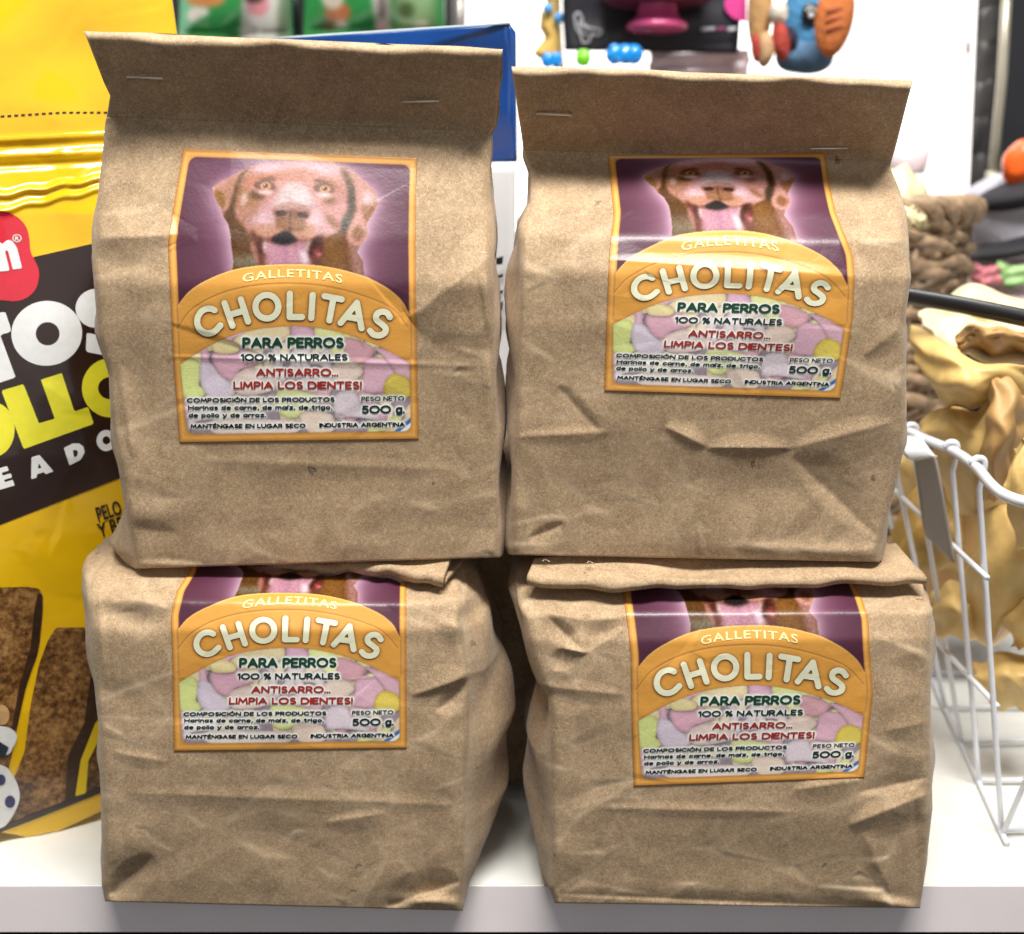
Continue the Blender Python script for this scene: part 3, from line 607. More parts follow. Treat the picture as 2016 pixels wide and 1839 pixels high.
class Bag:
    """front surface as a function of the design raster (u,v): base profile by rows + folds"""
    def __init__(s, uc, rows, left, right, feats, seed, ridge=None, crumple=None):
        s.uc = uc; r = np.array(rows, float); s.v0, s.v1 = r[0, 0], r[-1, 0]
        s.t = np.linspace(s.v0, s.v1, 800); k = [np.interp(s.t, r[:, 0], r[:, j]) for j in range(r.shape[1])]
        w = 13
        for j in range(1, len(k)):
            p = np.pad(k[j], 18, mode='reflect', reflect_type='odd')
            for _ in range(2): p = np.convolve(p, np.ones(w) / w, 'same')
            k[j] = p[18:-18]
        s.tab = k; s.left = np.array(left, float); s.right = np.array(right, float); s.feats = feats; s.top = ridge or 0; s.crease = crumple or -1e9
        rs = np.random.RandomState(seed); s.rs = rs
        s.waves = [(rs.uniform(.006, .022), rs.uniform(0, 6.28), rs.uniform(0, 6.28), rs.uniform(.2, .55)) for _ in range(9)]
        L, Rr = s.left[:, 0].min() - 40, s.right[:, 0].max() + 40; a_, b_ = min(s.v0, s.v1) - 60, max(s.v0, s.v1) + 60
        s.fac = [facet_table(rs, L, a_, Rr, b_, 60, .62), facet_table(rs, L, a_, Rr, b_, 420, .27, stretch=1.5), facet_table(rs, L, a_, Rr, b_, 1500, .05)]
        s.calm = crumple
    def vc(s, u, v):
        c = v
        for _ in range(6): c = v - np.interp(c, s.t, s.tab[1]) * (u - s.uc)
        return c
    def ul(s, v): return np.interp(v, s.left[:, 1], s.left[:, 0])
    def ur(s, v): return np.interp(v, s.right[:, 1], s.right[:, 0])
    def h(s, u, v):
        h = np.zeros(np.broadcast(u, v).shape)
        for f, a, p, am in s.waves: h += am * .5 * np.sin(f * (u * math.cos(a) + v * math.sin(a)) + p + .6 * np.sin(f * .7 * (v * math.cos(a) - u * math.sin(a))))
        u, v = np.broadcast_arrays(np.asarray(u, float), np.asarray(v, float)); k1 = .55; q_ = (u - s.ul(v)) / (s.ur(v) - s.ul(v)); edge = np.abs(q_ - .5) * 2
        k1 = .72 + 1.3 * np.clip(edge - .45, 0, 1) + .8 * np.exp(-((v - s.v1 + 30) / 70.0) ** 2)
        if s.top: k1 = k1 * np.where(v < s.crease, .35, 1)
        for tb in s.fac: h += k1 * tab_at(tb, u, v)
        for f in s.feats:
            k = f[0]
            if k == 'b':      # smooth bump: x,y,ru,rv,rot,amp
                _, x, y, ru, rv, an, am = f; an = R(an)
                du = ((u - x) * math.cos(an) + (v - y) * math.sin(an)) / ru; dv = (-(u - x) * math.sin(an) + (v - y) * math.cos(an)) / rv
                h += am * np.exp(-(du * du + dv * dv))
            elif k == 'f':    # fold line from a to b: crisp on the line, falls off over w1 (above/left) and w2
                _, x0, y0, x1, y1, w1, w2, am = f
                L = math.hypot(x1 - x0, y1 - y0); c_, s_ = (x1 - x0) / L, (y1 - y0) / L
                du = ((u - x0) * c_ + (v - y0) * s_) / L; dv = -(u - x0) * s_ + (v - y0) * c_
                e = np.sin(np.clip(du, 0, 1) * math.pi) ** .6; W = np.where(dv < 0, w1, w2) * (.25 + .75 * e); t = np.clip(1 - np.abs(dv) / W, 0, 1)
                h += am * e * (t * t * .45 + t * .55)
        return h
    def Y(s, u, v):
        c = s.vc(u, v); y = np.interp(c, s.t, s.tab[2])
        W = s.ur(v) - s.ul(v); q = np.clip((u - s.ul(v)) / W, 0, 1); e = np.minimum(q, 1 - q) * W
        D = np.interp(c, s.t, s.tab[3])
        if s.top: y = y + .0062 * (1 + .35 * np.sin(u * .017 + s.top) + .2 * np.sin(u * .043)) * np.exp(-np.maximum(c - s.v0, -4) / 8.0)
        y = y + .0034 * np.exp(-(e / 6.0) ** 1.2) * np.clip(D / .05, 0, 1) - .004 * (np.sin(q * math.pi) ** .8) * np.interp(c, s.t, s.tab[6])
        fade = np.clip(e / 16, .3, 1)
        return y - s.h(u, v) * .001 * fade
    def body(s, name, parent, va=None, vb=None, nF=210, nR=230, nS=14):
        va = s.v0 if va is None else va; vb = s.v1 if vb is None else vb
        vcs = vb + (va - vb) * np.linspace(0, 1, nR); loops = []; wear = []
        for vc_ in vcs:
            sl = np.interp(vc_, s.t, s.tab[1]); D = np.interp(vc_, s.t, s.tab[3]); bl = np.interp(vc_, s.t, s.tab[4]); br = np.interp(vc_, s.t, s.tab[5])
            uL = s.ul(vc_ + sl * (s.left[:, 0].mean() - s.uc)); uR = s.ur(vc_ + sl * (s.right[:, 0].mean() - s.uc))
            u = np.linspace(uL, uR, nF); v = vc_ + sl * (u - s.uc)
            if s.top: v = v + (1.5 * np.sin(u * .011 + s.top) + 1.0 * np.sin(u * .031 + s.top)) * math.exp(-(vc_ - s.v0) / 22)
            F = P(u, v, s.Y(u, v)); q = np.linspace(0, 1, nS + 2)[1:-1]
            wr_ = np.clip(tab_at((*s.fac[0][:3], s.fac[0][4]), u, v), 0, 1.2) * .8 + np.clip(tab_at((*s.fac[1][:3], s.fac[1][4]), u, v), 0, 1) * .35
            ee_ = np.minimum(u - uL, uR - u); wr_ = wr_ * (.35 if vc_ < s.crease else 1) + .5 * np.exp(-(ee_ / 4.0) ** 2)
            def side(A, b, sg):
                bb = np.sin(q * math.pi) ** .7 * b + .0012 * np.sin(q * 9 + vc_ * .03) * (D / .07) - .004 * np.exp(-((q - .55) / .12) ** 2) * (D / .07)
                S = np.repeat(A[None], nS, 0); S[:, 1] = A[1] + q * D; S[:, 0] = A[0] + sg * bb; S[:, 2] = A[2] + .001 * np.sin(q * 5 + vc_ * .05) * (D / .07)
                return S
            Rt = side(F[-1], br, 1); Lf = side(F[0], bl, -1)[::-1]
            Bk = np.linspace(F[-1], F[0], 24); Bk[:, 1] = F[-1][1] + D + (F[0][1] - F[-1][1]) * np.linspace(0, 1, 24) - 0 + .004 * np.sin(np.linspace(0, 1, 24) * math.pi)
            loops.append(np.concatenate([F, Rt, Bk, Lf])); wear.append(np.concatenate([wr_, np.zeros(len(Rt) + len(Bk) + len(Lf))]))
        V = np.array(loops); n = V.shape[1]; z0 = V[0, :, 2]
        faces = [list(f) for f in grid_faces(nR, n, wrap=True)]
        V = V.reshape(-1, 3); faces.append(list(range(n))[::-1]); faces.append([(nR - 1) * n + j for j in range(n)])
        return mesh_obj(name, V, faces, KRAFT, parent, color=np.repeat(np.clip(np.array(wear).reshape(-1, 1), 0, 1), 3, 1))
    def surf(s, u, v, off):
        p0 = P(u, v, s.Y(u, v)); pu = P(u + 1.5, v, s.Y(u + 1.5, v)) - P(u - 1.5, v, s.Y(u - 1.5, v)); pv = P(u, v + 1.5, s.Y(u, v + 1.5)) - P(u, v - 1.5, s.Y(u, v - 1.5))
        n = np.cross(pu, pv); n /= np.linalg.norm(n, axis=-1, keepdims=True) + 1e-12
        n = np.where((n[..., 1] > 0)[..., None], -n, n)
        return p0 + n * off
    def label(s, key, parent, nx=300, ny=360, b0=0.0):
        a, b = np.meshgrid(np.linspace(0, 1, nx), np.linspace(b0, 1, ny)); u, v = lab_fwd(RM[key], a, b)
        F = s.surf(u, v, .0004)
        col = s2l(sample(LABEL_IMG, a * CW, b * CH))
        lab = sheet('label', F, .00025, LABELM, parent, col)
        def put(ab, off):
            u, v = lab_fwd(RM[key], ab[:, 0], ab[:, 1]); return s.surf(u, v, .0004 + off)
        mesh_obj('title_lettering', put(LETTER_AB, .00022), LETTER_F, INK['cream'], lab, label='large cream rounded title lettering')
        by = {}
        for V, F_, inkn, _ in TX:
            if V[:, 1].min() < b0: continue
            vs, fs = by.setdefault(inkn, ([], [])); n = sum(len(q) for q in vs); vs.append(V); fs += [[i + n for i in f] for f in F_]
        for inkn, (vs, fs) in by.items():
            nm = {'gal': 'pale yellow lettering', 'green': 'dark green lettering', 'teal': 'dark teal small print', 'red': 'red lettering', 'black': 'black small print'}[inkn]
            mesh_obj('lettering', put(np.concatenate(vs), .0002), fs, INK[inkn], lab, smooth=False, label=nm)
        return lab

def staple(u0, v0, u1, v1, y, parent):
    a, b = P(u0, v0, y), P(u1, v1, y); d = (b - a); n = np.array([0, 1, 0])
    pts = [a + n * .002, a, a + d * .03 - n * .0003, (a + b) / 2 - n * .0004, b - d * .03 - n * .0003, b, b + n * .002]
    tube('staple', pts, .0005, STEEL, parent, 6)

GRP = 'kraft paper bags of dog biscuits stacked two by two'
# rows: vc, slope, y, depth, side bulge L, side bulge R, front belly
UL = Bag(575, [(79, .043, -.0100, .0026, 0, 0, 0), (150, .040, .0015, .0026, 0, 0, 0), (236, .038, .0140, .003, 0, 0, .0), (262, .036, .0150, .010, .001, .001, .15), (330, .03, .0105, .038, .002, .0004, .7), (470, .012, -.0010, .065, .004, .0006, 1), (560, 0, -.0060, .074, .004, .0006, 1), (640, 0, -.0055, .08, .005, .001, .9), (850, -.012, -.0022, .088, .006, .003, .8), (1000, -.02, -.001, .09, .007, .004, .5), (1030, -.022, -.0005, .09, .009, .003, .4), (1062, -.025, -.0002, .09, .018, .003, .3), (1082, -.027, .0, .09, .024, .002, .25), (1110, -.031, .0008, .09, .010, .001, .2)],
  [(165, 50), (165, 62), (205, 164), (217, 188), (212, 219), (209, 235), (200, 319), (192, 390), (185, 449), (180, 510), (185, 560), (193, 663), (214, 738), (217, 812), (229, 899), (240, 967), (250, 1027), (262, 1095), (267, 1121)],
  [(987, 80), (987, 97), (982, 180), (975, 250), (966, 262), (965, 320), (966, 396), (972, 480), (973, 522), (976, 680), (980, 864), (983, 1000), (984, 1097)],
  [('f', 805, 625, 1000, 480, 90, 170, 4.2), ('f', 170, 470, 350, 462, 80, 60, 3.2), ('f', 600, 285, 900, 300, 14, 40, 1.0), ('b', 880, 420, 60, 110, 0, 2.0), ('f', 900, 270, 960, 330, 20, 30, -1.2),
   ('b', 270, 760, 50, 120, 0, -1.2), ('f', 235, 720, 262, 900, 30, 18, 1.5), ('f', 250, 1035, 350, 1050, 20, 50, -1.0), ('b', 300, 1010, 50, 25, 0, 1.0), ('f', 960, 690, 985, 900, 10, 40, 1.5), ('f', 300, 700, 980, 722, 10, 14, .45),
   ('b', 600, 960, 250, 80, 0, -1.2), ('f', 267, 1108, 400, 1112, 10, 30, 1.3), ('f', 940, 520, 975, 700, 30, 10, 1.2), ('f', 400, 905, 900, 925, 20, 30, .5)], 11, 1.7, 244)
o = empty('paper_bag', P(600, 1112, .03)[...], 'upright kraft paper bag nearest the yellow pouch, its label showing the whole dog portrait', 'paper bag', GRP)
UL.body('bag_body', o, va=244); UL.label('UL', o)
UL.body('folded_top', o, vb=244, nR=80)
for du_, y_ in ((4.0, .0026), (1.5, .0012)):
    t_, q_ = np.meshgrid(np.linspace(0, 1, 40), np.linspace(0, 1, 6), indexing='ij'); vv_ = 97 + t_ * 168; ue = UL.ur(vv_) + du_ + 1.5 * np.sin(t_ * 14 + du_) - 14 * (1 - q_) 
    sheet('paper_ply', P(ue, vv_, UL.Y(np.full_like(vv_, 960.), vv_) + y_ + .0006), .0002, KRAFT, o)
for q_ in ((250, 151, 321, 155), (793, 201, 863, 199)): staple(*q_, float(UL.Y(np.array((q_[0] + q_[2]) / 2), np.array(q_[1]))) - .0008, o)

UR = Bag(1400, [(144, .037, .003, .0026, 0, 0, 0), (230, .034, .021, .0026, 0, 0, 0), (302, .030, .0370, .003, 0, 0, .0), (318, .030, .0375, .007, .001, .001, .1), (340, .028, .0345, .014, .001, .001, .3), (420, .01, .0125, .044, .0008, .002, .8), (470, .02, .0005, .06, .002, .003, 1), (540, .02, -.0055, .07, .006, .004, 1), (640, 0, -.0058, .076, .006, .004, .9), (800, 0, -.003, .084, .003, .005, .8), (950, .012, -.001, .088, .001, .005, .5), (1060, .018, .0002, .09, .002, .008, .3), (1100, .019, .001, .09, .001, .006, .2)],
  [(1007, 110), (1007, 131), (1015, 185), (1026, 260), (1032, 306), (1045, 340), (1044, 401), (1028, 443), (1023, 575), (1021, 628), (1015, 733), (1013, 811), (1009, 880), (1005, 1000), (1003, 1080), (1008, 1098)],
  [(1797, 140), (1797, 160), (1786, 200), (1766, 280), (1752, 329), (1772, 377), (1783, 418), (1789, 496), (1794, 546), (1786, 600), (1780, 641), (1784, 715), (1785, 816), (1779, 880), (1766, 945), (1748, 1020), (1736, 1070), (1730, 1110)],
  [('f', 1035, 420, 1200, 408, 40, 70, 2.2), ('f', 1690, 480, 1790, 470, 40, 60, 2.2), ('b', 1715, 400, 30, 60, 0, -2.0), ('f', 1670, 430, 1700, 560, 26, 30, -1.6), ('f', 1200, 512, 1690, 545, 26, 36, 1.3),
   ('f', 1310, 840, 1390, 880, 30, 14, 1.8), ('f', 1390, 882, 1560, 882, 30, 12, 1.8), ('f', 1560, 882, 1760, 830, 30, 60, 1.6), ('f', 1560, 900, 1730, 1060, 70, 30, -2.0), ('b', 1480, 960, 120, 60, 0, -1.8), ('f', 1010, 860, 1200, 850, 16, 24, .9),
   ('b', 1160, 820, 60, 80, 20, 1.5), ('f', 1100, 760, 1180, 850, 20, 50, -1.6), ('b', 1600, 1085, 170, 14, 2, 1.4), ('f', 1040, 1060, 1110, 1030, 14, 40, -1.6), ('b', 1020, 1020, 20, 60, 0, 1.2), ('f', 1375, 1025, 1382, 1100, 10, 14, .9), ('f', 1700, 700, 1780, 640, 40, 30, 1.2), ('b', 1250, 950, 130, 90, 10, -1.3)], 23, 3.1, 306)
o = empty('paper_bag', P(1400, 1102, .03), 'upright kraft paper bag next to the wire basket, its dog portrait squashed', 'paper bag', GRP)
UR.body('bag_body', o, va=306); UR.label('UR', o)
UR.body('folded_top', o, vb=306, nR=80)
for q_ in ((1057, 224, 1125, 227), (1595, 293, 1668, 292)): staple(*q_, float(UR.Y(np.array((q_[0] + q_[2]) / 2), np.array(q_[1]))) - .0008, o)

LL = Bag(560, [(1100, .01, .019, .040, .010, .002, .0), (1150, .02, .000, .062, .012, .006, .3), (1186, .012, -.0120, .074, .012, .008, .6), (1240, 0, -.0162, .092, .010, .011, 1), (1450, 0, -.0165, .098, .006, .0215, 1), (1620, .004, -.0165, .10, .004, .0185, .8), (1740, .012, -.0158, .10, .003, .005, .4), (1784, .026, -.0150, .098, .0, .006, .2)],
  [(205, 1100), (184, 1125), (176, 1150), (174, 1190), (178, 1250), (182, 1320), (193, 1420), (198, 1560), (200, 1660), (200, 1740), (207, 1776)],
  [(905, 1108), (911, 1124), (912, 1173), (910, 1216), (914, 1242), (921, 1290), (927, 1325), (926, 1450), (920, 1560), (920, 1680), (914, 1740), (911, 1794)],
  [('f', 190, 1150, 335, 1200, 18, 60, 2.6), ('b', 260, 1215, 60, 24, 15, -2.4), ('f', 195, 1160, 205, 1330, 10, 16, 1.2), ('f', 860, 1226, 925, 1240, 30, 40, 1.6), ('f', 860, 1400, 930, 1330, 20, 40, -2.4), ('f', 810, 1370, 930, 1330, 40, 14, 1.6),
   ('f', 210, 1765, 300, 1685, 30, 46, -3.2), ('b', 245, 1660, 60, 40, -30, 1.6), ('f', 760, 1785, 905, 1735, 50, 16, -3.0), ('b', 850, 1775, 60, 12, 5, 3.2), ('b', 780, 1700, 100, 40, -20, 1.2),
   ('f', 240, 1560, 900, 1585, 24, 30, .8), ('b', 250, 1370, 60, 30, 0, -1.2), ('b', 560, 1640, 200, 60, 10, -1.2), ('f', 640, 1620, 760, 1600, 14, 30, .8), ('f', 220, 1480, 330, 1500, 14, 24, .8), ('b', 870, 1480, 40, 90, 10, 1.5)], 37)
o = empty('paper_bag', Pz(560, 1740, 0), 'kraft paper bag on the shelf next to the yellow pouch, narrow folded flap peeking out', 'paper bag', GRP)
LL.body('bag_body', o); LL.label('LL', o, ny=320, b0=.12)

LR = Bag(1440, [(1120, .005, .020, .050, .003, .003, .0), (1150, .005, .009, .060, .003, .003, .1), (1178, .005, -.003, .070, .004, .004, .2), (1207, -.008, -.0122, .082, .004, .006, .5), (1260, -.006, -.0160, .090, .003, .008, .9), (1400, -.004, -.0165, .095, .004, .008, 1), (1490, 0, -.0166, .095, .0125, .007, 1), (1600, .004, -.0168, .095, .012, .006, 1), (1740, .012, -.0160, .095, .007, .003, .4), (1783, .014, -.0152, .092, .003, .002, .2)],
  [(1024, 1120), (1017, 1150), (1020, 1190), (1030, 1215), (1046, 1290), (1062, 1347), (1078, 1368), (1082, 1420), (1083, 1600), (1084, 1700), (1080, 1745), (1092, 1778)],
  [(1800, 1120), (1818, 1156), (1836, 1200), (1834, 1240), (1832, 1325), (1833, 1450), (1836, 1592), (1828, 1660), (1820, 1730), (1811, 1789)],
  [('f', 1062, 1202, 1150, 1222, 24, 46, 2.2), ('f', 1150, 1222, 1230, 1214, 24, 60, 2.0), ('f', 1080, 1215, 1150, 1285, 20, 30, -2.4), ('f', 1108, 1277, 1155, 1286, 40, 8, 2.6), ('f', 1092, 1320, 1108, 1277, 20, 30, -1.8), ('b', 1180, 1250, 40, 26, -20, -2.0), ('f', 1155, 1286, 1235, 1235, 16, 30, 1.2),
   ('f', 1065, 1350, 1230, 1368, 20, 30, 1.0), ('f', 1670, 1625, 1835, 1560, 30, 50, 2.6), ('f', 1690, 1560, 1830, 1530, 60, 20, -2.0), ('f', 1560, 1555, 1700, 1535, 20, 40, 1.4), ('f', 1700, 1640, 1760, 1770, 60, 26, 1.8), ('f', 1800, 1560, 1812, 1780, 18, 20, -1.4),
   ('f', 1100, 1760, 1790, 1790, 22, 8, -.9), ('b', 1760, 1780, 50, 12, 10, 2.5), ('f', 1180, 1590, 1560, 1598, 16, 20, .8), ('b', 1400, 1690, 190, 60, 0, -1.6), ('b', 1160, 1480, 60, 60, 0, -1.2), ('f', 1720, 1250, 1830, 1300, 30, 40, 1.0), ('b', 1770, 1400, 40, 80, 0, 1.3), ('f', 1740, 1440, 1832, 1420, 30, 30, 1.0)], 51)
o2 = empty('paper_bag', Pz(1440, 1740, 0), 'kraft paper bag on the shelf next to the wire basket, wide flap pressed flat', 'paper bag', GRP)
LR.body('bag_body', o2); LR.label('LR', o2, ny=320, b0=.12)

# flattened tops of the two lower bags: folded sheets of several plies
def flat_flap(name, front, back, parent, thick, seed, extra=None):
    nc, nr = 150, 26; t, q = np.meshgrid(np.linspace(0, 1, nr), np.linspace(0, 1, nc), indexing='ij')
    front = np.array(front, float); back = np.array(back, float)
    def al(Pn):
        d = np.concatenate([[0], np.cumsum(np.abs(np.diff(Pn[:, 0])))]); d /= d[-1]
        w = [np.interp(np.linspace(0, 1, nc), d, Pn[:, k]) for k in range(3)]; return Pz(w[0], w[1], w[2])
    Fr, Bk = al(front), al(back); G = Fr[None] * (1 - t[..., None]) + Bk[None] * t[..., None]
    e = np.exp(-t * 9)
    G[..., 2] += .0006 * np.sin(q * 13 + seed + 3 * t) * 1 + .0005 * np.sin(q * 37 + seed) * e + .0008 * np.sin(q * 5 + seed * 2) - .0016 * np.exp(-t * 30)
    G[..., 1] += .0006 * np.sin(q * 31 + seed * 3) * e + .0004 * np.sin(q * 71 + seed) * e
    if extra: G[..., 2] += extra(q, t)
    return sheet(name, G, thick, KRAFT, parent, nvec=(0, -.15, 1))
flat_flap('folded_top', [(1037, 1133, .1545), (1082, 1137, .154), (1216, 1149, .1525), (1381, 1146, .1525), (1500, 1141, .153), (1668, 1134, .154), (1826, 1131, .154)],
          [(1051, 1098, .1590), (1300, 1085, .1595), (1500, 1080, .1595), (1660, 1075, .1595), (1764, 1066, .160)], o2, .0026, 3,
          extra=lambda q, t: -.0035 * np.exp(-((q - .42) / .09) ** 2) * np.clip(t * 3, 0, 1) * np.clip(2.2 - t * 3, 0, 1))
flat_flap('folded_top', [(430, 1098, .1555), (560, 1104, .156), (690, 1112, .156), (780, 1123, .1555), (872, 1137, .1545)],
          [(470, 1080, .1575), (700, 1070, .1585), (888, 1100, .1585)], o, .0030, 5)
flat_flap('folded_top', [(500, 1110, .153), (700, 1120, .1525), (879, 1143, .1515)], [(520, 1075, .1545), (700, 1068, .155), (910, 1104, .1545)], o, .0018, 8)
for (x, y) in ((1073, 1104), (1160, 1108)):
    p = Pz(np.array([x - 4, x, x + 8]), np.array([y + 2, y - 1, y + 3]), .1592); p[:, 2] += .0004
    tube('staple', spline(p, 3), .00022, STEEL, o2, 6)

BK = Bag(1200, [(850, 0, .104, .02, 0, 0, .2), (890, 0, .097, .05, .002, .002, 1), (1200, 0, .0945, .07, .003, .003, 1), (1400, 0, .0945, .07, .003, .003, 1), (1540, 0, .096, .07, 0, 0, .3)],
  [(905, 850), (900, 1100), (905, 1545)], [(1560, 850), (1560, 1545)], [], 77)
o = empty('paper_bag', Pz(1250, 1540, 0), 'kraft paper bag added behind the front stack to darken the gap', 'paper bag', GRP)
BK.body('bag_body', o, nF=80, nR=80)  # extra bag added to block light and keep the gap dark
# ------------------------------------------------------------ shelf
SHTOP = plain('white_melamine', (226, 226, 220), .28, .04, 25, bump=.0002, bscale=120, coat=.1); SHEDGE = plain('grey_edge_band', (247, 238, 238), .4, .03, 30)
s = empty('shelf', (0, .2, -.024), 'white melamine shelf board with pale grey front edge under the stacked bags', 'shelf')
box('shelf_board', (-.9, .0010, -.0235), (.9, .42, 0), SHTOP, s, .0004); box('edge_band', (-.9, 0, -.0245), (.9, .0009, -.0003), SHEDGE, s)
DARK = plain('shade_black', (16, 15, 17), .8, .1)
tag(box('floor', (-3, -2, -.62), (3, 4, -.6), plain('dark_floor', (40, 38, 38), .5, .1, 10)), kind='structure')
tag(box('wall', (-3, 1.6, -.6), (3, 1.62, 2.6), plain('dark_back_wall', (38, 36, 40), .7, .1, 10)), kind='structure')
lb = empty('lower_shelf', (0, .2, -.33), 'near-black lower shelf coloured as shade beneath the white shelf board', 'shelf')
box('shelf_board', (-.9, .03, -.33), (.9, .42, -.31), DARK, lb); box('back_panel', (-.9, .42, -.31), (.9, .43, -.026), DARK, lb)  # near-black colour stands in for the shade under the board

# ------------------------------------------------------------ yellow treat pouch
YEL = plain('yellow_foil', (224, 178, 14), .16, .05, 12, bump=.0009, bscale=28, coat=.6); BRN = ink('brown_foil', (38, 20, 14), .25, bump=.0006, bscale=30, coat=.4)
RED = ink('red_foil', (196, 34, 52), .2, coat=.6); WHT = ink('white_foil', (216, 216, 214), .3, coat=.3); YL2 = ink('lemon_foil', (214, 206, 42), .3, coat=.3)
YBR = plain('biscuit_print', (112, 74, 32), .35, .55, 260, bump=.0006, bscale=300, coat=.3); NAVY = ink('navy_foil', (40, 44, 92), .3); GOLD = plain('foil_gap', (222, 190, 26), .3, .04)
def crumb(name, lo, mid, hi):
    m, nt, b = new_mat(name); L = nt.links; tc = node(nt, 'ShaderNodeTexCoord'); n = node(nt, 'ShaderNodeTexNoise'); n.inputs['Scale'].default_value = 330; n.inputs['Detail'].default_value = 5; n.inputs['Roughness'].default_value = .7
    n2 = node(nt, 'ShaderNodeTexNoise'); n2.inputs['Scale'].default_value = 45; n2.inputs['Detail'].default_value = 3
    L.new(tc.outputs['Object'], n.inputs['Vector']); L.new(tc.outputs['Object'], n2.inputs['Vector'])
    mx = node(nt, 'ShaderNodeMath', operation='MULTIPLY_ADD'); mx.inputs[1].default_value = .35; L.new(n2.outputs['Fac'], mx.inputs[0]); m3 = node(nt, 'ShaderNodeMath', operation='MULTIPLY'); m3.inputs[1].default_value = .65; L.new(n.outputs['Fac'], m3.inputs[0]); L.new(m3.outputs[0], mx.inputs[2])
    rp = node(nt, 'ShaderNodeValToRGB'); e = rp.color_ramp.elements; e[0].position = .38; e[0].color = (*s2l(lo), 1); e[1].position = .66; e[1].color = (*s2l(hi), 1); k = e.new(.48); k.color = (*s2l(mid), 1)
    L.new(mx.outputs[0], rp.inputs[0]); L.new(rp.outputs[0], b.inputs['Base Color']); b.inputs['Roughness'].default_value = .3; b.inputs['Coat Weight'].default_value = .3
    return m
YBR = crumb('biscuit_print', (44, 26, 12), (104, 68, 32), (176, 134, 80))
BISD = plain('biscuit_side_print', (52, 32, 18), .35, .4, 260, coat=.3)
yr = np.array([(-80, 345), (0, 338), (85, 350), (300, 330), (600, 300), (1100, 262), (1580, 238), (1700, 236)])   # v, right edge u
YF = [facet_table(np.random.RandomState(8), -220, -100, 380, 1720, 150, .42), facet_table(np.random.RandomState(9), -220, -100, 380, 1720, 700, .10)]
def yY(u, v):
    y = np.interp(v, [-80, 220, 330, 420, 900, 1400, 1590, 1660], [.088, .078, .074, .066, .046, .040, .043, .046]) + .00012 * (u - 80) * np.interp(v, [0, 400, 1600], [.35, .6, 1.1])
    for k, am in ((265, .9), (281, -.7), (297, 1.0), (318, -1.2)):
        y = y - .001 * am * np.exp(-((v - (k + (200 - u) * .05)) / 6.0) ** 2)
    for vv, sl, am, w in ((352, -.16, 2.2, 6), (372, -.21, 1.8, 7)):
        y = y - .001 * am * np.exp(-((v - (vv - sl * (200 - u) + 2.5 * np.sin(u * .09))) / w) ** 2)
    y = y - .0010 * np.sin(u * .021 + v * .006 + 1) - .0006 * np.sin(v * .03 + u * .01) * (v < 300) - .0008 * np.sin(v * .014 - u * .02)
    for tb in YF: y = y - .001 * tab_at(tb, np.asarray(u, float) + 0 * v, np.asarray(v, float) + 0 * u)
    return y
yb = empty('treat_pouch', Pz(60, 1640, 0), 'glossy yellow and brown dog treat pouch with red badge beside the paper bags', 'pouch')
q, t = np.meshgrid(np.linspace(0, 1, 150), np.linspace(0, 1, 420))
vb = np.interp(-190 + q * 430, [-190, 0, 80, 203, 240], [1622, 1638, 1653, 1596, 1580]); vv = -80 + t * (vb + 80)
uu = -190 + q * (np.interp(vv, yr[:, 0], yr[:, 1]) + 190)
vb = np.interp(uu, [-190, 0, 80, 203, 240], [1622, 1638, 1653, 1596, 1580]); vv = -80 + t * (vb + 80)
Fy = P(uu, vv, yY(uu, vv)); Fy[..., 2] = np.maximum(Fy[..., 2], .0004)
bk = Fy.copy(); bk[..., 1] = Fy[..., 1] + .002 + .05 * np.sin(q * math.pi) ** .5 * np.clip(t * 1.6 - .35, 0, 1)
N = Fy.shape[0] * Fy.shape[1]; nr, nc = Fy.shape[:2]
idx = np.concatenate([np.arange(nc), np.arange(1, nr) * nc + nc - 1, (nr - 1) * nc + np.arange(nc - 2, -1, -1), np.arange(nr - 2, 0, -1) * nc]); nx = np.roll(idx, -1)
pouch = mesh_obj('pouch_body', np.concatenate([Fy.reshape(-1, 3), bk.reshape(-1, 3)]), np.concatenate([grid_faces(nr, nc, 0, flip=True), grid_faces(nr, nc, N), np.stack([idx, nx, nx + N, idx + N], -1)]), YEL, yb)
c6 = lambda p: np.stack([.18774 * np.asarray(p, float)[:, 0], 345.2 + .18774 * np.asarray(p, float)[:, 1]], 1)
c7 = lambda p: np.stack([.22525 * np.asarray(p, float)[:, 0], 690.4 + .22525 * np.asarray(p, float)[:, 1]], 1)
c8 = lambda p: np.stack([.3192 * np.asarray(p, float)[:, 0], 1104.6 + .3192 * np.asarray(p, float)[:, 1]], 1)
def yprint(name, poly, mat, layer, holes=(), step=6, parent=None, label=None):
    V, F = region(poly_sdf(poly, holes), poly[:, 0].min() - 2, poly[:, 1].min() - 2, poly[:, 0].max() + 2, poly[:, 1].max() + 2, step)
    p = P(V[:, 0], V[:, 1], yY(V[:, 0], V[:, 1]) - .0003 - .00025 * layer); p[:, 2] = np.maximum(p[:, 2], .0006)
    return mesh_obj(name, p, F, mat, parent or yb, label=label)
def ellp(cx, cy, rx, ry, rot=0, n=40):
    t = np.linspace(0, 2 * math.pi, n, endpoint=False); x, y = rx * np.cos(t), ry * np.sin(t)
    return np.stack([cx + x * math.cos(rot) - y * math.sin(rot), cy + x * math.sin(rot) + y * math.cos(rot)], 1)
yprint('brown_band', np.array([(-185, 575), (0, 521), (66, 506), (181, 480), (285, 455), (262, 930), (232, 943), (0, 1033), (-185, 1110)]), BRN, 0, step=8)
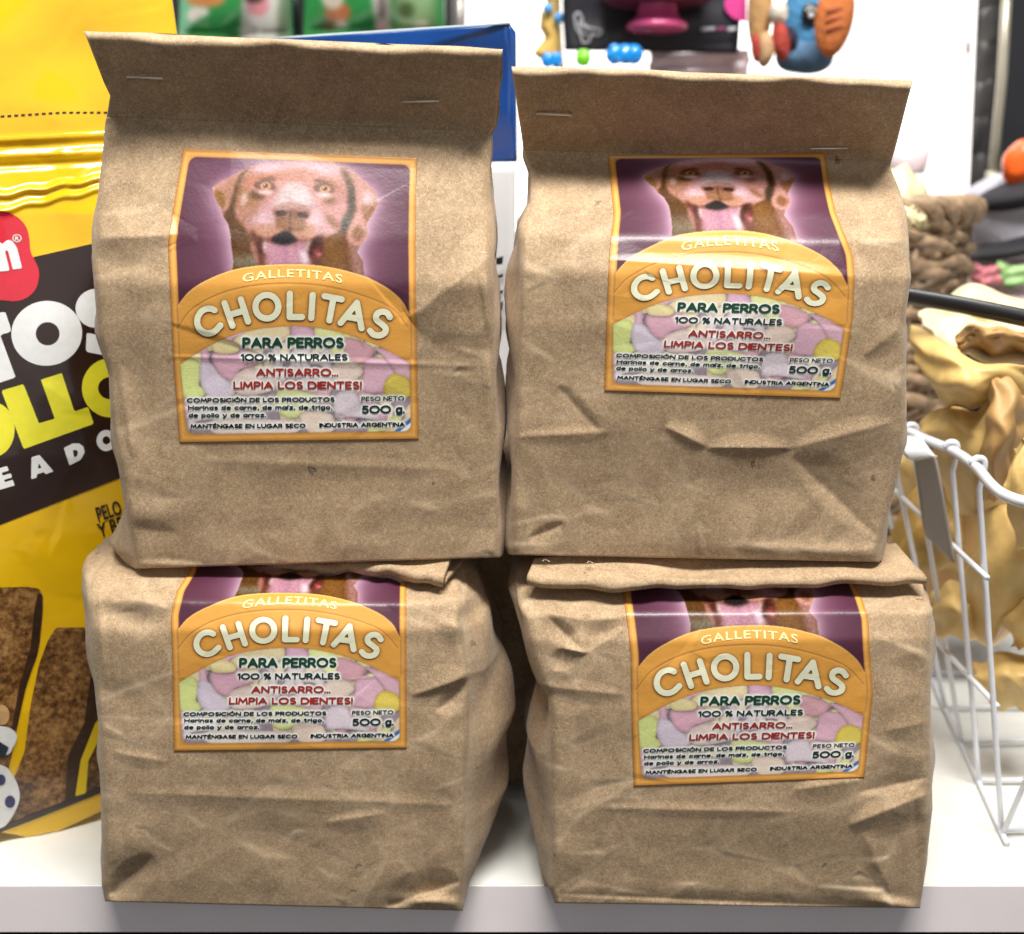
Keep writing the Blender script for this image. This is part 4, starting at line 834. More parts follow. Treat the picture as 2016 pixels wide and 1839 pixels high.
yprint('badge', c6(spline([(-700, 600), (-300, 380), (0, 375), (80, 385), (200, 450), (280, 550), (310, 680), (322, 800), (400, 970), (408, 1070), (370, 1200), (270, 1290), (150, 1320), (0, 1308), (-400, 1290), (-700, 1200)], 5, True)), RED, 1)
yprint('lettering', c6([(-60, 720), (0, 700), (20, 722), (80, 677), (130, 688), (178, 760), (232, 975), (136, 988), (90, 810), (70, 780), (52, 800), (103, 1000), (-60, 1015)]), WHT, 2, step=3)
yprint('lettering', c6(ellp(178, 660, 48, 42)), WHT, 2, [c6(ellp(178, 660, 38, 33))], step=1.6)
V, F = fit_text('R', 158, 200, 682, 680, 40, .03); V = c6(V); mesh_obj('lettering', P(V[:, 0], V[:, 1], yY(V[:, 0], V[:, 1]) - .0009), F, WHT, yb, False)
yprint('lettering', c6(ellp(490, 1657, 372, 340, -.1)), WHT, 1, [c6(ellp(500, 1662, 125, 123))], step=4)
yprint('lettering', c6([(-120, 1475), (0, 1440), (55, 1430), (112, 1600), (112, 1645), (0, 1672), (165, 2120), (-20, 2180), (-120, 2200)]), WHT, 1, step=5)
yprint('lettering', c6(ellp(1010, 1395, 218, 205)), WHT, 1, step=5); yprint('lettering', c6([(908, 1650), (1100, 1690), (1200, 1600), (1280, 1800), (1150, 1900), (900, 1850)]), WHT, 1, step=5)
yprint('lettering', c7([(12, 350), (205, 292), (340, 635), (480, 595), (357, 254), (540, 196), (650, 532), (770, 492), (820, 640), (207, 860)]), YL2, 1, step=4)
yprint('lettering', c7(ellp(962, 325, 246, 258)), YL2, 1, [c7(ellp(965, 328, 108, 98))], step=4)
yprint('lettering', c7(ellp(-50, 690, 178, 235)), YL2, 1, step=5)
yprint('lettering', c7([(-60, 1045), (62, 1008), (78, 1048), (15, 1068), (22, 1092), (95, 1072), (105, 1108), (35, 1130), (42, 1150), (112, 1128), (128, 1178), (-20, 1222), (-60, 1230)]), WHT, 1, step=2)
yprint('lettering', c7([(275, 932), (345, 912), (468, 1055), (402, 1080), (382, 1062), (325, 1080), (320, 1110), (272, 1125)]), WHT, 1, [c7([(337, 980), (364, 1022), (332, 1034)])], step=2)
yprint('lettering', c7([(557, 850), (635, 812), (690, 810), (730, 840), (740, 890), (705, 955), (607, 1003)]), WHT, 1, [c7([(636, 872), (668, 866), (682, 885), (676, 918), (648, 938)])], step=2)
yprint('lettering', c7(ellp(928, 786, 84, 92)), WHT, 1, [c7(ellp(930, 784, 34, 36))], step=2)
for body, x0, x1, b0, b1, cap in (('PELO', 862, 1072, 1492, 1424, 118), ('Y BRI', 872, 1125, 1632, 1548, 112)):
    V, F = fit_text(body, x0, x1, b0, b1, cap, .025); V[:, 0] -= (b0 + (b1 - b0) * (V[:, 0] - x0) / (x1 - x0) - V[:, 1]) * .28
    V = c7(V); mesh_obj('lettering', P(V[:, 0], V[:, 1], yY(V[:, 0], V[:, 1]) - .0006), F, BRN, yb, False)
yprint('biscuit_picture', c8(spline([(-500, 180), (0, 163), (205, 163), (262, 205), (262, 330), (235, 560), (165, 760), (110, 1010), (60, 1250), (-60, 1620), (-500, 1700)], 4, True)), YBR, 0)
yprint('biscuit_side', c8([(235, 190), (262, 210), (260, 345), (232, 560), (160, 780), (108, 1010), (60, 1100), (118, 780), (190, 520), (212, 300)]), BISD, 1, step=4)
yprint('biscuit_picture', c8([(345, 410), (640, 410), (640, 1385), (40, 1650), (60, 1480), (90, 1330), (150, 1180), (190, 880), (240, 640), (295, 490)]), YBR, 0)
yprint('biscuit_side', c8([(560, 420), (640, 420), (640, 1000), (520, 1200), (470, 1450), (400, 1480), (420, 1200), (520, 1000), (560, 700)]), BISD, 1, step=4)
yprint('foil_gap', c8([(588, 1000), (640, 940), (640, 1020), (602, 1120), (545, 1232), (530, 1432), (464, 1452), (498, 1228)]), GOLD, 2, step=4)
yprint('dark_seam', c8([(-400, 1740), (0, 1640), (640, 1385), (640, 1425), (200, 1600), (0, 1676), (-400, 1760)]), BRN, 1, step=3)
yprint('spotted_picture', c8(spline([(-300, 1200), (0, 1255), (70, 1310), (112, 1390), (118, 1480), (60, 1600), (-20, 1655), (-300, 1700)], 5, True)), WHT, 2, step=3)
yprint('spotted_picture', c8(spline([(-200, 1010), (0, 1018), (70, 1035), (105, 1080), (80, 1150), (30, 1200), (-200, 1220)], 5, True)), WHT, 2, step=3)
yprint('spot', c8(ellp(5, 1350, 30, 34)), NAVY, 3, step=1.6); yprint('spot', c8(ellp(62, 1485, 32, 38)), NAVY, 3, step=1.6); yprint('spot', c8([(-60, 1110), (0, 1115), (55, 1150), (35, 1200), (-60, 1240)]), ink('slate_foil', (34, 42, 56)), 3, step=2)
yprint('nose_dot', c8(ellp(12, 950, 46, 62)), ink('tan_foil', (196, 154, 106)), 1, step=2); yprint('spot', c8(ellp(535, 193, 14, 20)), BRN, 1, step=1.5)
for k in range(-4, 16):
    x = 2 + 40 * k; y = 677 - 22 * np.clip(x / 350, 0, 1)
    yprint('perforation_dash', .3381 * np.array([(x, y - 4), (x + 24, y - 6), (x + 24, y + 4), (x, y + 5)]), BRN, 0, step=1.6)

# ------------------------------------------------------------ blue and white pouch behind
BLUE = plain('blue_foil', (12, 60, 128), .2, .08, 14, bump=.0012, bscale=18, coat=.5); LGT = plain('pale_pouch', (206, 208, 212), .3, .03, 10, bump=.001, bscale=14, coat=.3)
bp = empty('treat_pouch', P(780, 1250, .14), 'tall blue and white pouch standing behind the upper left paper bag', 'pouch')
def patch(name, c, y, mat, parent, thick=.0015, n=40, wob=.002, seed=0, color=None):
    """c: 4 corners TL,TR,BR,BL in design raster; y: depth number or 4 depths"""
    t, q = np.meshgrid(np.linspace(0, 1, n), np.linspace(0, 1, n), indexing='ij'); c = np.array(c, float); y = np.broadcast_to(y, 4).astype(float)
    w = [(1 - t) * (1 - q), (1 - t) * q, t * q, t * (1 - q)]
    u = sum(w[k] * c[k, 0] for k in range(4)); v = sum(w[k] * c[k, 1] for k in range(4)); yy = sum(w[k] * y[k] for k in range(4))
    yy = yy + wob * (np.sin(q * 7 + seed + t * 3) + .6 * np.sin(t * 11 + seed * 2 + q * 4)) * np.clip(np.sin(q * 3.14159), 0, 1) ** .3
    return sheet(name, P(u, v, yy), thick, mat, parent)
patch('blue_top', [(520, 78), (1003, 46), (1014, 318), (500, 330)], (.15, .125, .125, .15), BLUE, bp); patch('blue_top', [(1003, 46), (1016, 64), (1017, 318), (1013, 318)], .1252, BLUE, bp, n=12, wob=.0)
patch('white_body', [(500, 330), (1014, 318), (1006, 1240), (520, 1250)], (.15, .1248, .125, .14), LGT, bp); patch('white_body', [(520, 1250), (1006, 1240), (1000, 1488), (540, 1488)], (.14, .125, .1305, .1305), LGT, bp); patch('clear_rim', [(540, 73), (1006, 43), (1005, 47), (540, 77)], .1245, plain('clear_seam', (190, 210, 220), .2), bp, n=8, wob=0)
patch('clear_rim', [(1018, 60), (1023, 66), (1021, 620), (1016, 620)], .125, plain('white_seam', (222, 224, 226), .3), bp, n=10, wob=0)
for (a, b, h1) in ((505, 522, 7), (540, 548, 5), (572, 580, 5), (594, 612, 7)):
    patch('lettering', [(977, a + 3), (991, a - 1), (989, b - 2), (976, b)], .121, INK['black'], bp, n=6, wob=0)

# ------------------------------------------------------------ wire basket on the right
WIRE = plain('white_coated_wire', (222, 224, 230), .25, .02, 50, bump=.0003, bscale=90, coat=.5)
wb = empty('wire_basket', (.38, .15, 0), 'white coated wire basket full of rawhide chews beside the paper bags', 'basket')
rim = [(.216, .30, .19), (.217, .20, .19), (.216, .1355, .19), (.222, .087, .19), (.220, .05, .19), (.2135, .015, .19), (.213, -.004, .1895), (.222, -.016, .189), (.245, -.021, .189), (.34, -.022, .189), (.50, -.022, .189)]
tube('rim', spline(rim, 8), .0026, WIRE, wb, 12)
bot = lambda y: np.array([.247 + (y - .042) * .16, y, .003])
tops = [(.2215, .052), (.222, .089), (.217, .1355), (.217, .182), (.216, .23)]; bots = [.045, .097, .144, .192, .247]
for (tx, ty), by in zip(tops, bots):
    T = np.array([tx, ty, .19]); B = bot(by); D = (B - T); hook = [T + np.array([-.0035, 0, .0015]), T + np.array([-.001, -.001, .0042]), T + np.array([.003, -.001, .002])]
    tube('side_wire', np.concatenate([spline(hook + [T + D * .06], 4), [T + D * k for k in np.linspace(.12, 1, 12)]]), .0015, WIRE, wb, 8)
    tube('floor_wire', [B + np.array([k, .0, .001 * math.sin(k * 20)]) for k in np.linspace(0, .3, 8)], .0013, WIRE, wb, 8)
tube('floor_edge_wire', [bot(y) + np.array([0, 0, -.001]) for y in np.linspace(.034, .33, 10)], .0016, WIRE, wb, 8)
for pa, pb in (((1761, 965), (1944, 1138)), ((1700, 1110), (1964, 1391))):
    # side wires running back: lie in the flaring side plane
    def onside(u, v):
        x, dy, dz = ray(u, v); d = np.array([x, dy, dz]); T = np.array([.217, .12, .19]); e1 = np.array([.0, 1.0, 0]) + np.array([.05, 0, 0]); e2 = bot(.12) - T
        n = np.cross(e1, e2); k = np.dot(T - CAM, n) / np.dot(d, n); return CAM + d * k
    A, B = onside(*pa), onside(*pb); A = A + (A - B) * .5; tube('side_wire', [A + (B - A) * k for k in np.linspace(0, 1, 10)] , .0014, WIRE, wb, 8)
tube('front_wire', [np.array([.247, .042, .003]) * (1 - k) + np.array([.263, -.02, .187]) * k for k in np.linspace(0, 1, 8)], .0014, WIRE, wb, 8)
for k in range(3): tube('front_wire', [(.262 + k * .03, .038, .003), (.266 + k * .03, -.021, .186)], .0014, WIRE, wb, 8)
TAGM = plain('tag_back', (150, 142, 134), .4, .02); TAGW = plain('white_plastic', (226, 228, 230), .3, .02)
th = empty('price_tag_holder', P(1820, 960, .09), 'white plastic price tag holder clipped to the basket rim', 'tag holder')
def strip(name, rowsL, rowsR, mat, parent, thick=.0012):
    a = spline(rowsL, 6); b = spline(rowsR, 6); q = np.linspace(0, 1, 8)[:, None]; u = a[:, 0] + (b[:, 0] - a[:, 0]) * q; v = a[:, 1] + (b[:, 1] - a[:, 1]) * q; y = a[:, 2] + (b[:, 2] - a[:, 2]) * q
    return sheet(name, P(u, v, y).transpose(1, 0, 2), thick, mat, parent)
strip('clip', [(1786, 852, .135), (1776, 884, .120), (1786, 903, .112), (1802, 909, .108)], [(1808, 856, .118), (1828, 882, .098), (1836, 893, .090), (1842, 899, .086)], TAGW, th)
strip('tag_plate', [(1800, 905, .106), (1806, 950, .105), (1816, 1030, .103), (1822, 1055, .102)], [(1838, 897, .085), (1850, 950, .083), (1866, 1040, .081), (1877, 1109, .080)], TAGM, th)

# ------------------------------------------------------------ rawhide chews
HIDE = plain('rawhide', (214, 180, 112), .5, .2, 45, bump=.0014, bscale=50, sss=.12); HIDE2 = plain('pale_rawhide', (230, 214, 172), .6, .08, 40, bump=.0012, bscale=50, sss=.1); HIDE3 = plain('dark_rawhide', (188, 148, 92), .55, .2, 45, bump=.0014, bscale=50)
c3 = lambda X, Y: (1753.6 + .18766 * X, 538.5 + .18766 * Y)
def chew(grid, mat, label, thick=.004, group='rawhide chews heaped in the wire basket', conv=c3, n=9):
    """grid: rows of (X,Y,y) control points -> smooth curled thick sheet"""
    G = np.array(grid, float)
    A = np.stack([spline(r, n) for r in G]); B = np.stack([spline(A[:, j], n) for j in range(A.shape[1])], 1)
    u, v = conv(B[..., 0], B[..., 1]); F = P(u, v, B[..., 2]); nr, nc = F.shape[:2]
    rw = np.random.RandomState(len(label) * 7 + int(G[0][0][0])); ph_ = rw.uniform(0, 6, 4); gu, gv = np.meshgrid(np.linspace(0, 1, F.shape[1]), np.linspace(0, 1, F.shape[0]))
    F = F + np.stack([.0012 * np.sin(gv * 17 + ph_[0]), .0016 * np.sin(gu * 9 + gv * 7 + ph_[1]) + .0008 * np.sin(gu * 21 - gv * 13 + ph_[2]), .0014 * np.sin(gu * 15 + ph_[3])], -1)
    # rounded lip: pull the outermost rows back so that the edge is thick and soft
    du = np.gradient(F, axis=1); dv = np.gradient(F, axis=0); nn = np.cross(du, dv); nn /= np.linalg.norm(nn, axis=-1, keepdims=True) + 1e-12
    if nn[..., 1].mean() > 0: nn = -nn
    I = np.minimum(np.arange(nr), np.arange(nr)[::-1])[:, None]; J = np.minimum(np.arange(nc), np.arange(nc)[::-1])[None]; e = np.minimum(I, J)
    pull = np.where(e == 0, .45, np.where(e == 1, .16, np.where(e == 2, .04, 0)))[..., None] * thick
    Fr = F - nn * pull; Bk = F - nn * (thick - pull * .8)
    Nn = nr * nc; idx = np.concatenate([np.arange(nc), np.arange(1, nr) * nc + nc - 1, (nr - 1) * nc + np.arange(nc - 2, -1, -1), np.arange(nr - 2, 0, -1) * nc]); nx = np.roll(idx, -1)
    loc = F.reshape(-1, 3); base = np.array([loc[:, 0].mean(), loc[:, 1].mean(), loc[:, 2].min()])
    o = mesh_obj('rawhide_chew', np.concatenate([Fr.reshape(-1, 3), Bk.reshape(-1, 3)]) - base, np.concatenate([grid_faces(nr, nc, 0, flip=True), grid_faces(nr, nc, Nn), np.stack([idx, nx, nx + Nn, idx + Nn], -1)]), mat)
    o.location = base; tag(o, label, 'rawhide chew', group); return o
chew([[(150, 560, .17), (330, 600, .15), (560, 770, .12), (850, 880, .105), (1200, 935, .10), (1700, 1060, .10)],
      [(190, 780, .155), (380, 860, .13), (620, 960, .105), (850, 1010, .095), (1200, 1020, .095), (1700, 1260, .10)],
      [(260, 960, .15), (450, 1150, .125), (650, 1220, .10), (850, 1250, .092), (1150, 1200, .095), (1700, 1500, .11)],
      [(420, 1160, .16), (560, 1360, .145), (700, 1420, .125), (850, 1440, .12), (1100, 1400, .12), (1650, 1700, .13)]], HIDE, 'big curled rawhide chew just above the basket rim, open like a cup')
chew([[(310, 420, .20), (430, 352, .20), (650, 370, .205), (950, 450, .21), (1300, 500, .21), (1700, 560, .21)],
      [(300, 470, .185), (440, 470, .195), (650, 480, .20), (950, 520, .205), (1300, 600, .205), (1700, 650, .205)],
      [(390, 590, .16), (520, 590, .165), (680, 590, .17), (950, 620, .18), (1300, 700, .18), (1700, 800, .18)],
      [(520, 740, .14), (640, 760, .14), (780, 800, .14), (950, 860, .14), (1300, 900, .14), (1700, 1000, .15)]], HIDE2, 'cream rawhide chew with rolled rim right below the black handle')
chew([[(700, 620, .135), (820, 540, .14), (980, 510, .145), (1150, 560, .14), (1300, 560, .14), (1650, 620, .14)],
      [(690, 690, .128), (850, 640, .128), (1000, 620, .128), (1150, 640, .128), (1350, 640, .13), (1650, 700, .13)],
      [(760, 770, .135), (900, 760, .138), (1050, 780, .14), (1200, 770, .14), (1400, 760, .14), (1650, 830, .14)],
      [(900, 850, .15), (1000, 880, .155), (1100, 900, .155), (1250, 890, .155), (1450, 850, .155), (1650, 930, .155)]], HIDE3, 'brownish folded rawhide chew lying inside the cup-shaped one')
chew([[(290, 1590, .15), (500, 1390, .14), (700, 1400, .132), (900, 1400, .12), (1000, 1330, .11), (1010, 1250, .105)],
      [(300, 1720, .14), (520, 1560, .125), (700, 1560, .115), (900, 1560, .105), (1010, 1500, .10), (1060, 1400, .098)],
      [(420, 1900, .14), (600, 1850, .12), (760, 1850, .11), (880, 1850, .10), (1000, 1800, .098), (1100, 1700, .098)],
      [(560, 2400, .15), (700, 2500, .135), (780, 2560, .125), (880, 2500, .12), (1000, 2350, .12), (1100, 2100, .12)]], HIDE, 'broad flat rawhide chew hanging down behind the basket rim beside the price tag holder')
chew([[(1000, 1250, .10), (1060, 1120, .095), (1180, 1070, .09), (1300, 1100, .092), (1380, 1200, .098), (1500, 1300, .105)],
      [(1000, 1500, .095), (1060, 1480, .085), (1180, 1450, .08), (1290, 1450, .083), (1360, 1500, .09), (1450, 1550, .10)],
      [(960, 1800, .095), (1030, 1800, .085), (1150, 1800, .08), (1260, 1800, .083), (1310, 1800, .09), (1420, 1820, .10)],
      [(900, 2350, .11), (1000, 2400, .10), (1100, 2400, .098), (1220, 2400, .10), (1320, 2400, .105), (1400, 2400, .11)]], HIDE3, 'brown knobbed rawhide bone standing upright at the right edge of the basket')
cd_ = lambda X, Y: (X, Y)
chew([[(1990, 880, .06), (2030, 860, .055), (2100, 870, .06)], [(1980, 980, .055), (2030, 980, .045), (2100, 980, .05)], [(2000, 1080, .07), (2040, 1100, .065), (2100, 1090, .07)]], HIDE, 'rawhide chew at the far right edge level with the basket rim corner', conv=cd_, n=7)
chew([[(1930, 1010, .12), (1965, 985, .10), (2010, 1000, .09), (2090, 990, .09)], [(1900, 1100, .12), (1950, 1090, .09), (2010, 1080, .078), (2090, 1090, .08)], [(1885, 1200, .13), (1945, 1230, .10), (2005, 1200, .09), (2090, 1180, .09)], [(1900, 1262, .15), (1950, 1275, .13), (2010, 1250, .12), (2090, 1230, .12)]], HIDE, 'large smooth tan rawhide sheet bulging between the basket wires', conv=cd_, n=8)
chew([[(1835, 1160, .16), (1870, 1140, .15), (1920, 1150, .14), (1960, 1170, .14)], [(1830, 1200, .14), (1870, 1195, .12), (1920, 1190, .115), (1990, 1200, .12)], [(1835, 1250, .14), (1875, 1262, .125), (1930, 1262, .12), (1990, 1240, .13)]], HIDE, 'small pale rawhide roll low behind the middle basket wires', conv=cd_, n=8)
chew([[(1915, 1300, .11), (1960, 1285, .11), (2020, 1280, .11), (2090, 1290, .11)], [(1918, 1340, .095), (1965, 1330, .085), (2020, 1330, .08), (2090, 1340, .08)], [(1950, 1395, .10), (1990, 1405, .09), (2040, 1400, .09), (2090, 1400, .09)]], HIDE, 'oval rawhide disc lowest in the heap near the basket floor', conv=cd_, n=8)
chew([[(1985, 1160, .10), (2030, 1120, .10), (2090, 1110, .10)], [(1970, 1220, .09), (2030, 1210, .08), (2090, 1200, .08)], [(1995, 1280, .10), (2040, 1285, .095), (2090, 1280, .10)]], HIDE, 'rawhide chew curling in from the right edge above the oval disc', conv=cd_, n=7)
chew([[(1750, 1040, .22), (1790, 960, .22), (1850, 960, .2), (1900, 1000, .2)], [(1755, 1090, .20), (1800, 1040, .19), (1850, 1050, .18), (1900, 1060, .18)], [(1765, 1120, .2), (1810, 1120, .19), (1860, 1130, .19), (1900, 1140, .19)]], plain('knotty_rawhide', (176, 140, 70), .5, .3, 60, bump=.003, bscale=50), 'dark knotty rawhide chew in shadow behind the price tag holder', conv=cd_, n=8, thick=.008)
chew([[(1745, 870, .24), (1790, 890, .23), (1850, 900, .22)], [(1745, 930, .24), (1800, 950, .22), (1860, 960, .22)], [(1750, 980, .25), (1800, 990, .24), (1860, 1000, .24)]], HIDE, 'rawhide chew farthest back, half hidden behind the wire basket rim', conv=cd_, n=7)
chew([[(1800, 900, .25), (1900, 860, .24), (2000, 880, .24), (2120, 900, .24)], [(1800, 1000, .23), (1900, 1000, .21), (2000, 1000, .21), (2120, 1000, .21)], [(1810, 1120, .23), (1900, 1120, .21), (2000, 1120, .21), (2120, 1100, .21)], [(1830, 1230, .24), (1920, 1245, .22), (2000, 1240, .22), (2120, 1220, .22)]], HIDE3, 'wide brown rawhide sheet standing at the back of the heap', conv=cd_, n=9)  # backing sheet added, its brown stands in for shade between the chews
# chews lying in the wicker basket and behind the handle
chew([[(1735, 330, .33), (1780, 322, .33), (1815, 350, .33), (1832, 400, .33)], [(1740, 380, .31), (1780, 380, .305), (1812, 395, .31), (1832, 420, .32)], [(1745, 440, .31), (1780, 450, .30), (1810, 450, .31), (1835, 450, .32)]], HIDE2, 'round cream rawhide sheet standing up in the wicker basket', group='rawhide chews in the wicker basket', conv=cd_, n=8)
chew([[(1770, 410, .295), (1795, 408, .29), (1822, 428, .29)], [(1770, 425, .285), (1797, 425, .28), (1824, 440, .285)], [(1775, 445, .29), (1800, 448, .29), (1820, 450, .29)]], HIDE2, 'small rolled cream rawhide stick on top of the wicker basket', group='rawhide chews in the wicker basket', conv=cd_, n=7)
chew([[(1855, 590, .24), (1890, 562, .25), (1950, 560, .25), (2010, 590, .25), (2080, 600, .25)], [(1850, 605, .22), (1900, 590, .22), (1950, 590, .22), (2010, 610, .22), (2080, 620, .22)], [(1860, 625, .22), (1900, 640, .22), (1950, 645, .22), (2010, 650, .22), (2080, 660, .22)]], HIDE2, 'long cream rawhide sheet lying behind the black handle', conv=cd_, n=8)
bh = empty('basket_handle', P(1900, 600, .12), 'black tubular handle crossing in front of the wicker basket', 'handle')
HB = plain('black_rubber', (22, 22, 24), .3, .05, coat=.3)
tube('handle_bar', [P(1690, 568, .17), P(1791, 583, .15), P(1900, 602, .128), P(2016, 626, .105), P(2110, 646, .09)], .0045, HB, bh, 14)
tube('handle_post', [P(2110, 646, .09) + np.array([-.002, 0, .002]), P(2125, 700, .088), P(2130, 900, .085), P(2132, 1000, .08)], .003, HB, bh, 10)

# ------------------------------------------------------------ wicker basket
WK = plain('wicker', (158, 132, 104), .5, .5, 90, bump=.001, bscale=150)
wk = empty('wicker_basket', (.235, .42, 0), 'brown woven wicker basket behind the wire basket', 'basket')
wc = np.array([.225, .415]); wr = .112; rr_ = np.random.RandomState(4); nst = 22
for k in range(33):
    z = .010 + k * .0090; th_ = np.linspace(0, 2 * math.pi, 132, endpoint=False); ph = math.pi * (k % 2)
    rad = wr * (.86 + .14 * (z / .3)) + .0028 * np.sin(th_ * nst / 2 + ph) + .002 * np.sin(th_ * 3 + rr_.rand() * 6)
    tube('strand', np.stack([wc[0] + rad * np.cos(th_), wc[1] + rad * np.sin(th_), z + .003 * np.sin(th_ * 5 + rr_.rand() * 6) + .002 * np.sin(th_ * nst / 2 + ph + 1.2)], 1), rr_.uniform(.0036, .0052), WK, wk, 7, closed=True)
for k in range(nst):
    a = 2 * math.pi * k / nst; f = lambda z: (wc[0] + wr * (.86 + .14 * z / .3) * math.cos(a), wc[1] + wr * (.86 + .14 * z / .3) * math.sin(a), z)
    tube('stake', [f(.004), f(.1), f(.2), f(.31)], .003, WK, wk, 7)
th_ = np.linspace(0, 2 * math.pi, 160, endpoint=False)
for p_ in (0, 2.1, 4.2): tube('rim_braid', np.stack([wc[0] + (wr + .007 * np.sin(14 * th_ + p_)) * np.cos(th_), wc[1] + (wr + .007 * np.sin(14 * th_ + p_)) * np.sin(th_), .305 + .006 * np.cos(14 * th_ + p_)], 1), .0048, WK, wk, 8, closed=True)
box('basket_floor', (wc[0] - .06, wc[1] - .06, .02), (wc[0] + .06, wc[1] + .06, .03), WK, wk)

# ------------------------------------------------------------ far background: lit display, hanging goods
LITE = plain('lit_panel', (255, 255, 252), .5, .01, emis=(255, 252, 246), es=1.35)
def panel(name, u0, v0, u1, v1, y, mat, parent, d=.01, slant=0):
    a = P(u0, v0, y); b = P(u1, v1, y); return box(name, (min(a[0], b[0]), y, min(a[2], b[2])), (max(a[0], b[0]), y + d, max(a[2], b[2])), mat, parent, .001)
lp = empty('light_panel', P(1400, 500, .95), 'bright white lit display panel glowing behind the hanging toys', 'light panel')
panel('diffuser', 905, -150, 1926, 460, .95, LITE, lp, .02); panel('frame', 895, -160, 904.5, 470, .945, plain('pale_frame', (170, 168, 150), .5), lp, .03)
panel('frame', 1926.5, -160, 1938, 470, .945, plain('beige_frame', (214, 204, 176), .5), lp, .03)
wbx = empty('white_box', P(1790, 150, .62), 'white packaging box with faint grey print in front of the lit panel', 'box')
WBM = plain('glowing_white', (246, 242, 240), .4, .01, emis=(255, 250, 246), es=.75)  # emission stands in for bright light on the box, which is no lamp
bmv = np.array([(1690, -40), (1650, 110), (1628, 140), (1624, 180), (1700, 420), (1905, 430), (1926, -40)])
V, F = region(poly_sdf(bmv), 1610, -50, 1935, 440, 12); Pf = P(V[:, 0], V[:, 1], .62); Pb = Pf + np.array([0, .02, 0])
mesh_obj('box_front', np.concatenate([Pf, Pb]), [list(f) for f in F] + [[i + len(V) for i in f][::-1] for f in F], WBM, wbx, False)
GM = plain('grey_print', (196, 186, 184), .5)
for a in ([(1901, 80), (1912, 80), (1912, 104), (1901, 104)], [(1905, 86), (1908, 86), (1908, 100), (1905, 100)], [(1898, 114), (1904, 114), (1904, 122), (1898, 122)], [(1896, 130), (1909, 128), (1908, 134), (1896, 136)], [(1866, 86), (1874, 86), (1874, 92), (1866, 92)]):
    patch('print_mark', a, .617, GM, wbx, .001, 5, 0)
pk = empty('white_cup', P(1790, 300, .56), 'pale pink translucent cup seen against the lit panel', 'cup')
def frustum(name, c, r0, r1, z0, z1, mat, parent, seg=32, extra=None):
    th = np.linspace(0, 2 * math.pi, seg, endpoint=False); prof = [(r0 * .0, z0), (r0 * .92, z0), (r0, z0 + .002), (r1, z1), (r1 * .94, z1), (r0 * .9, z0 + .004)]
    V = np.array([[(c[0] + r * math.cos(t), c[1] + r * math.sin(t), z) for t in th] for r, z in prof]).reshape(-1, 3)
    return mesh_obj(name, V, [list(f) for f in grid_faces(len(prof), seg, wrap=True)], mat, parent)
pc = P(1785, 312, .56); frustum('cup_body', (pc[0], .56), .016, .020, pc[2] - .013, pc[2] + .008, plain('pale_pink', (226, 208, 212), .4, sss=.2), pk)

def hangpack(u0, v0, u1, v1, y, base, shapes, label, name='hanging_packet', cat='packet', group=None, clear=None):
    c = P((u0 + u1) / 2, v1, y); o = empty(name, c, label, cat, group)
    W, H = 160, 160; cv = Canvas(W, H, base)
    for s_ in shapes:
        kind, pts, rgb = s_[:3]; soft = s_[3] if len(s_) > 3 else 1.5
        f = lambda p: ((p[0] - u0) / (u1 - u0) * W, (p[1] - v0) / (v1 - v0) * H)
        if kind == 'p': cv.poly(np.array([f(p) for p in pts]), rgb, soft)
        else: cv.ell(f(pts[0]), (pts[1][0] / (u1 - u0) * W, pts[1][1] / (v1 - v0) * H), rgb, soft)
    q, t = np.meshgrid(np.linspace(0, 1, 120), np.linspace(0, 1, 120)); u = u0 + q * (u1 - u0); v = v0 + t * (v1 - v0)
    yy = y - .02 * (np.sin(q * math.pi) ** .6 * np.sin(np.clip(t * 1.2, 0, 1) * math.pi) ** .6) + .003 * np.sin(q * 15 + t * 6)
    sheet('packet_front', P(u, v, yy), .004, PACKM, o, s2l(np.clip(sample(cv.img, q * W, t * H), 0, 255)))
    return o
PACKM = printed('printed_packet', .3, .3)
sh = [('p', [(340, -20), (420, -20), (400, 60), (370, 100), (345, 100)], (120, 186, 146), 3), ('e', ((405, -5), (40, 20)), (196, 130, 74)), ('e', ((390, 30), (22, 16)), (226, 216, 206)),
      ('e', ((430, 78), (62, 52)), (40, 128, 62)), ('p', [(478, -20), (560, -20), (552, 100), (470, 100)], (188, 186, 180)), ('e', ((508, 10), (22, 22)), (200, 130, 138)), ('e', ((500, -4), (20, 10)), (66, 52, 52)), ('e', ((512, 62), (6, 6)), (230, 228, 222), 1), ('p', [(548, -20), (572, -20), (572, 100), (545, 100)], (112, 128, 104), 3)]
hangpack(352, -120, 576, 100, .62, (48, 138, 70), sh, 'green packet with cat and dog picture hanging left of the other green packet', group='green packets hanging at the back')
sh = [('e', ((665, 25), (26, 22)), (176, 102, 58)), ('e', ((655, -5), (22, 24)), (206, 196, 180)), ('e', ((668, 50), (20, 8)), (208, 202, 190)), ('p', [(635, 38), (660, 38), (660, 60), (635, 62)], (104, 84, 60), 3),
      ('p', [(730, -20), (768, -20), (772, 90), (745, 90)], (206, 190, 190)), ('e', ((752, 12), (8, 26)), (112, 104, 104)), ('e', ((752, 60), (12, 12)), (206, 150, 158)), ('p', [(775, -20), (860, -20), (860, 90), (772, 90)], (120, 150, 104), 5), ('e', ((800, 20), (16, 16)), (66, 86, 52)), ('e', ((830, 50), (16, 10)), (196, 190, 166))]
hangpack(598, -120, 876, 92, .62, (42, 132, 66), sh, 'green packet with fox-red dog picture hanging beside the dark gap', group='green packets hanging at the back')
rk = empty('display_rack', P(600, 60, .75), 'dark display rack holding the hanging packets', 'rack')
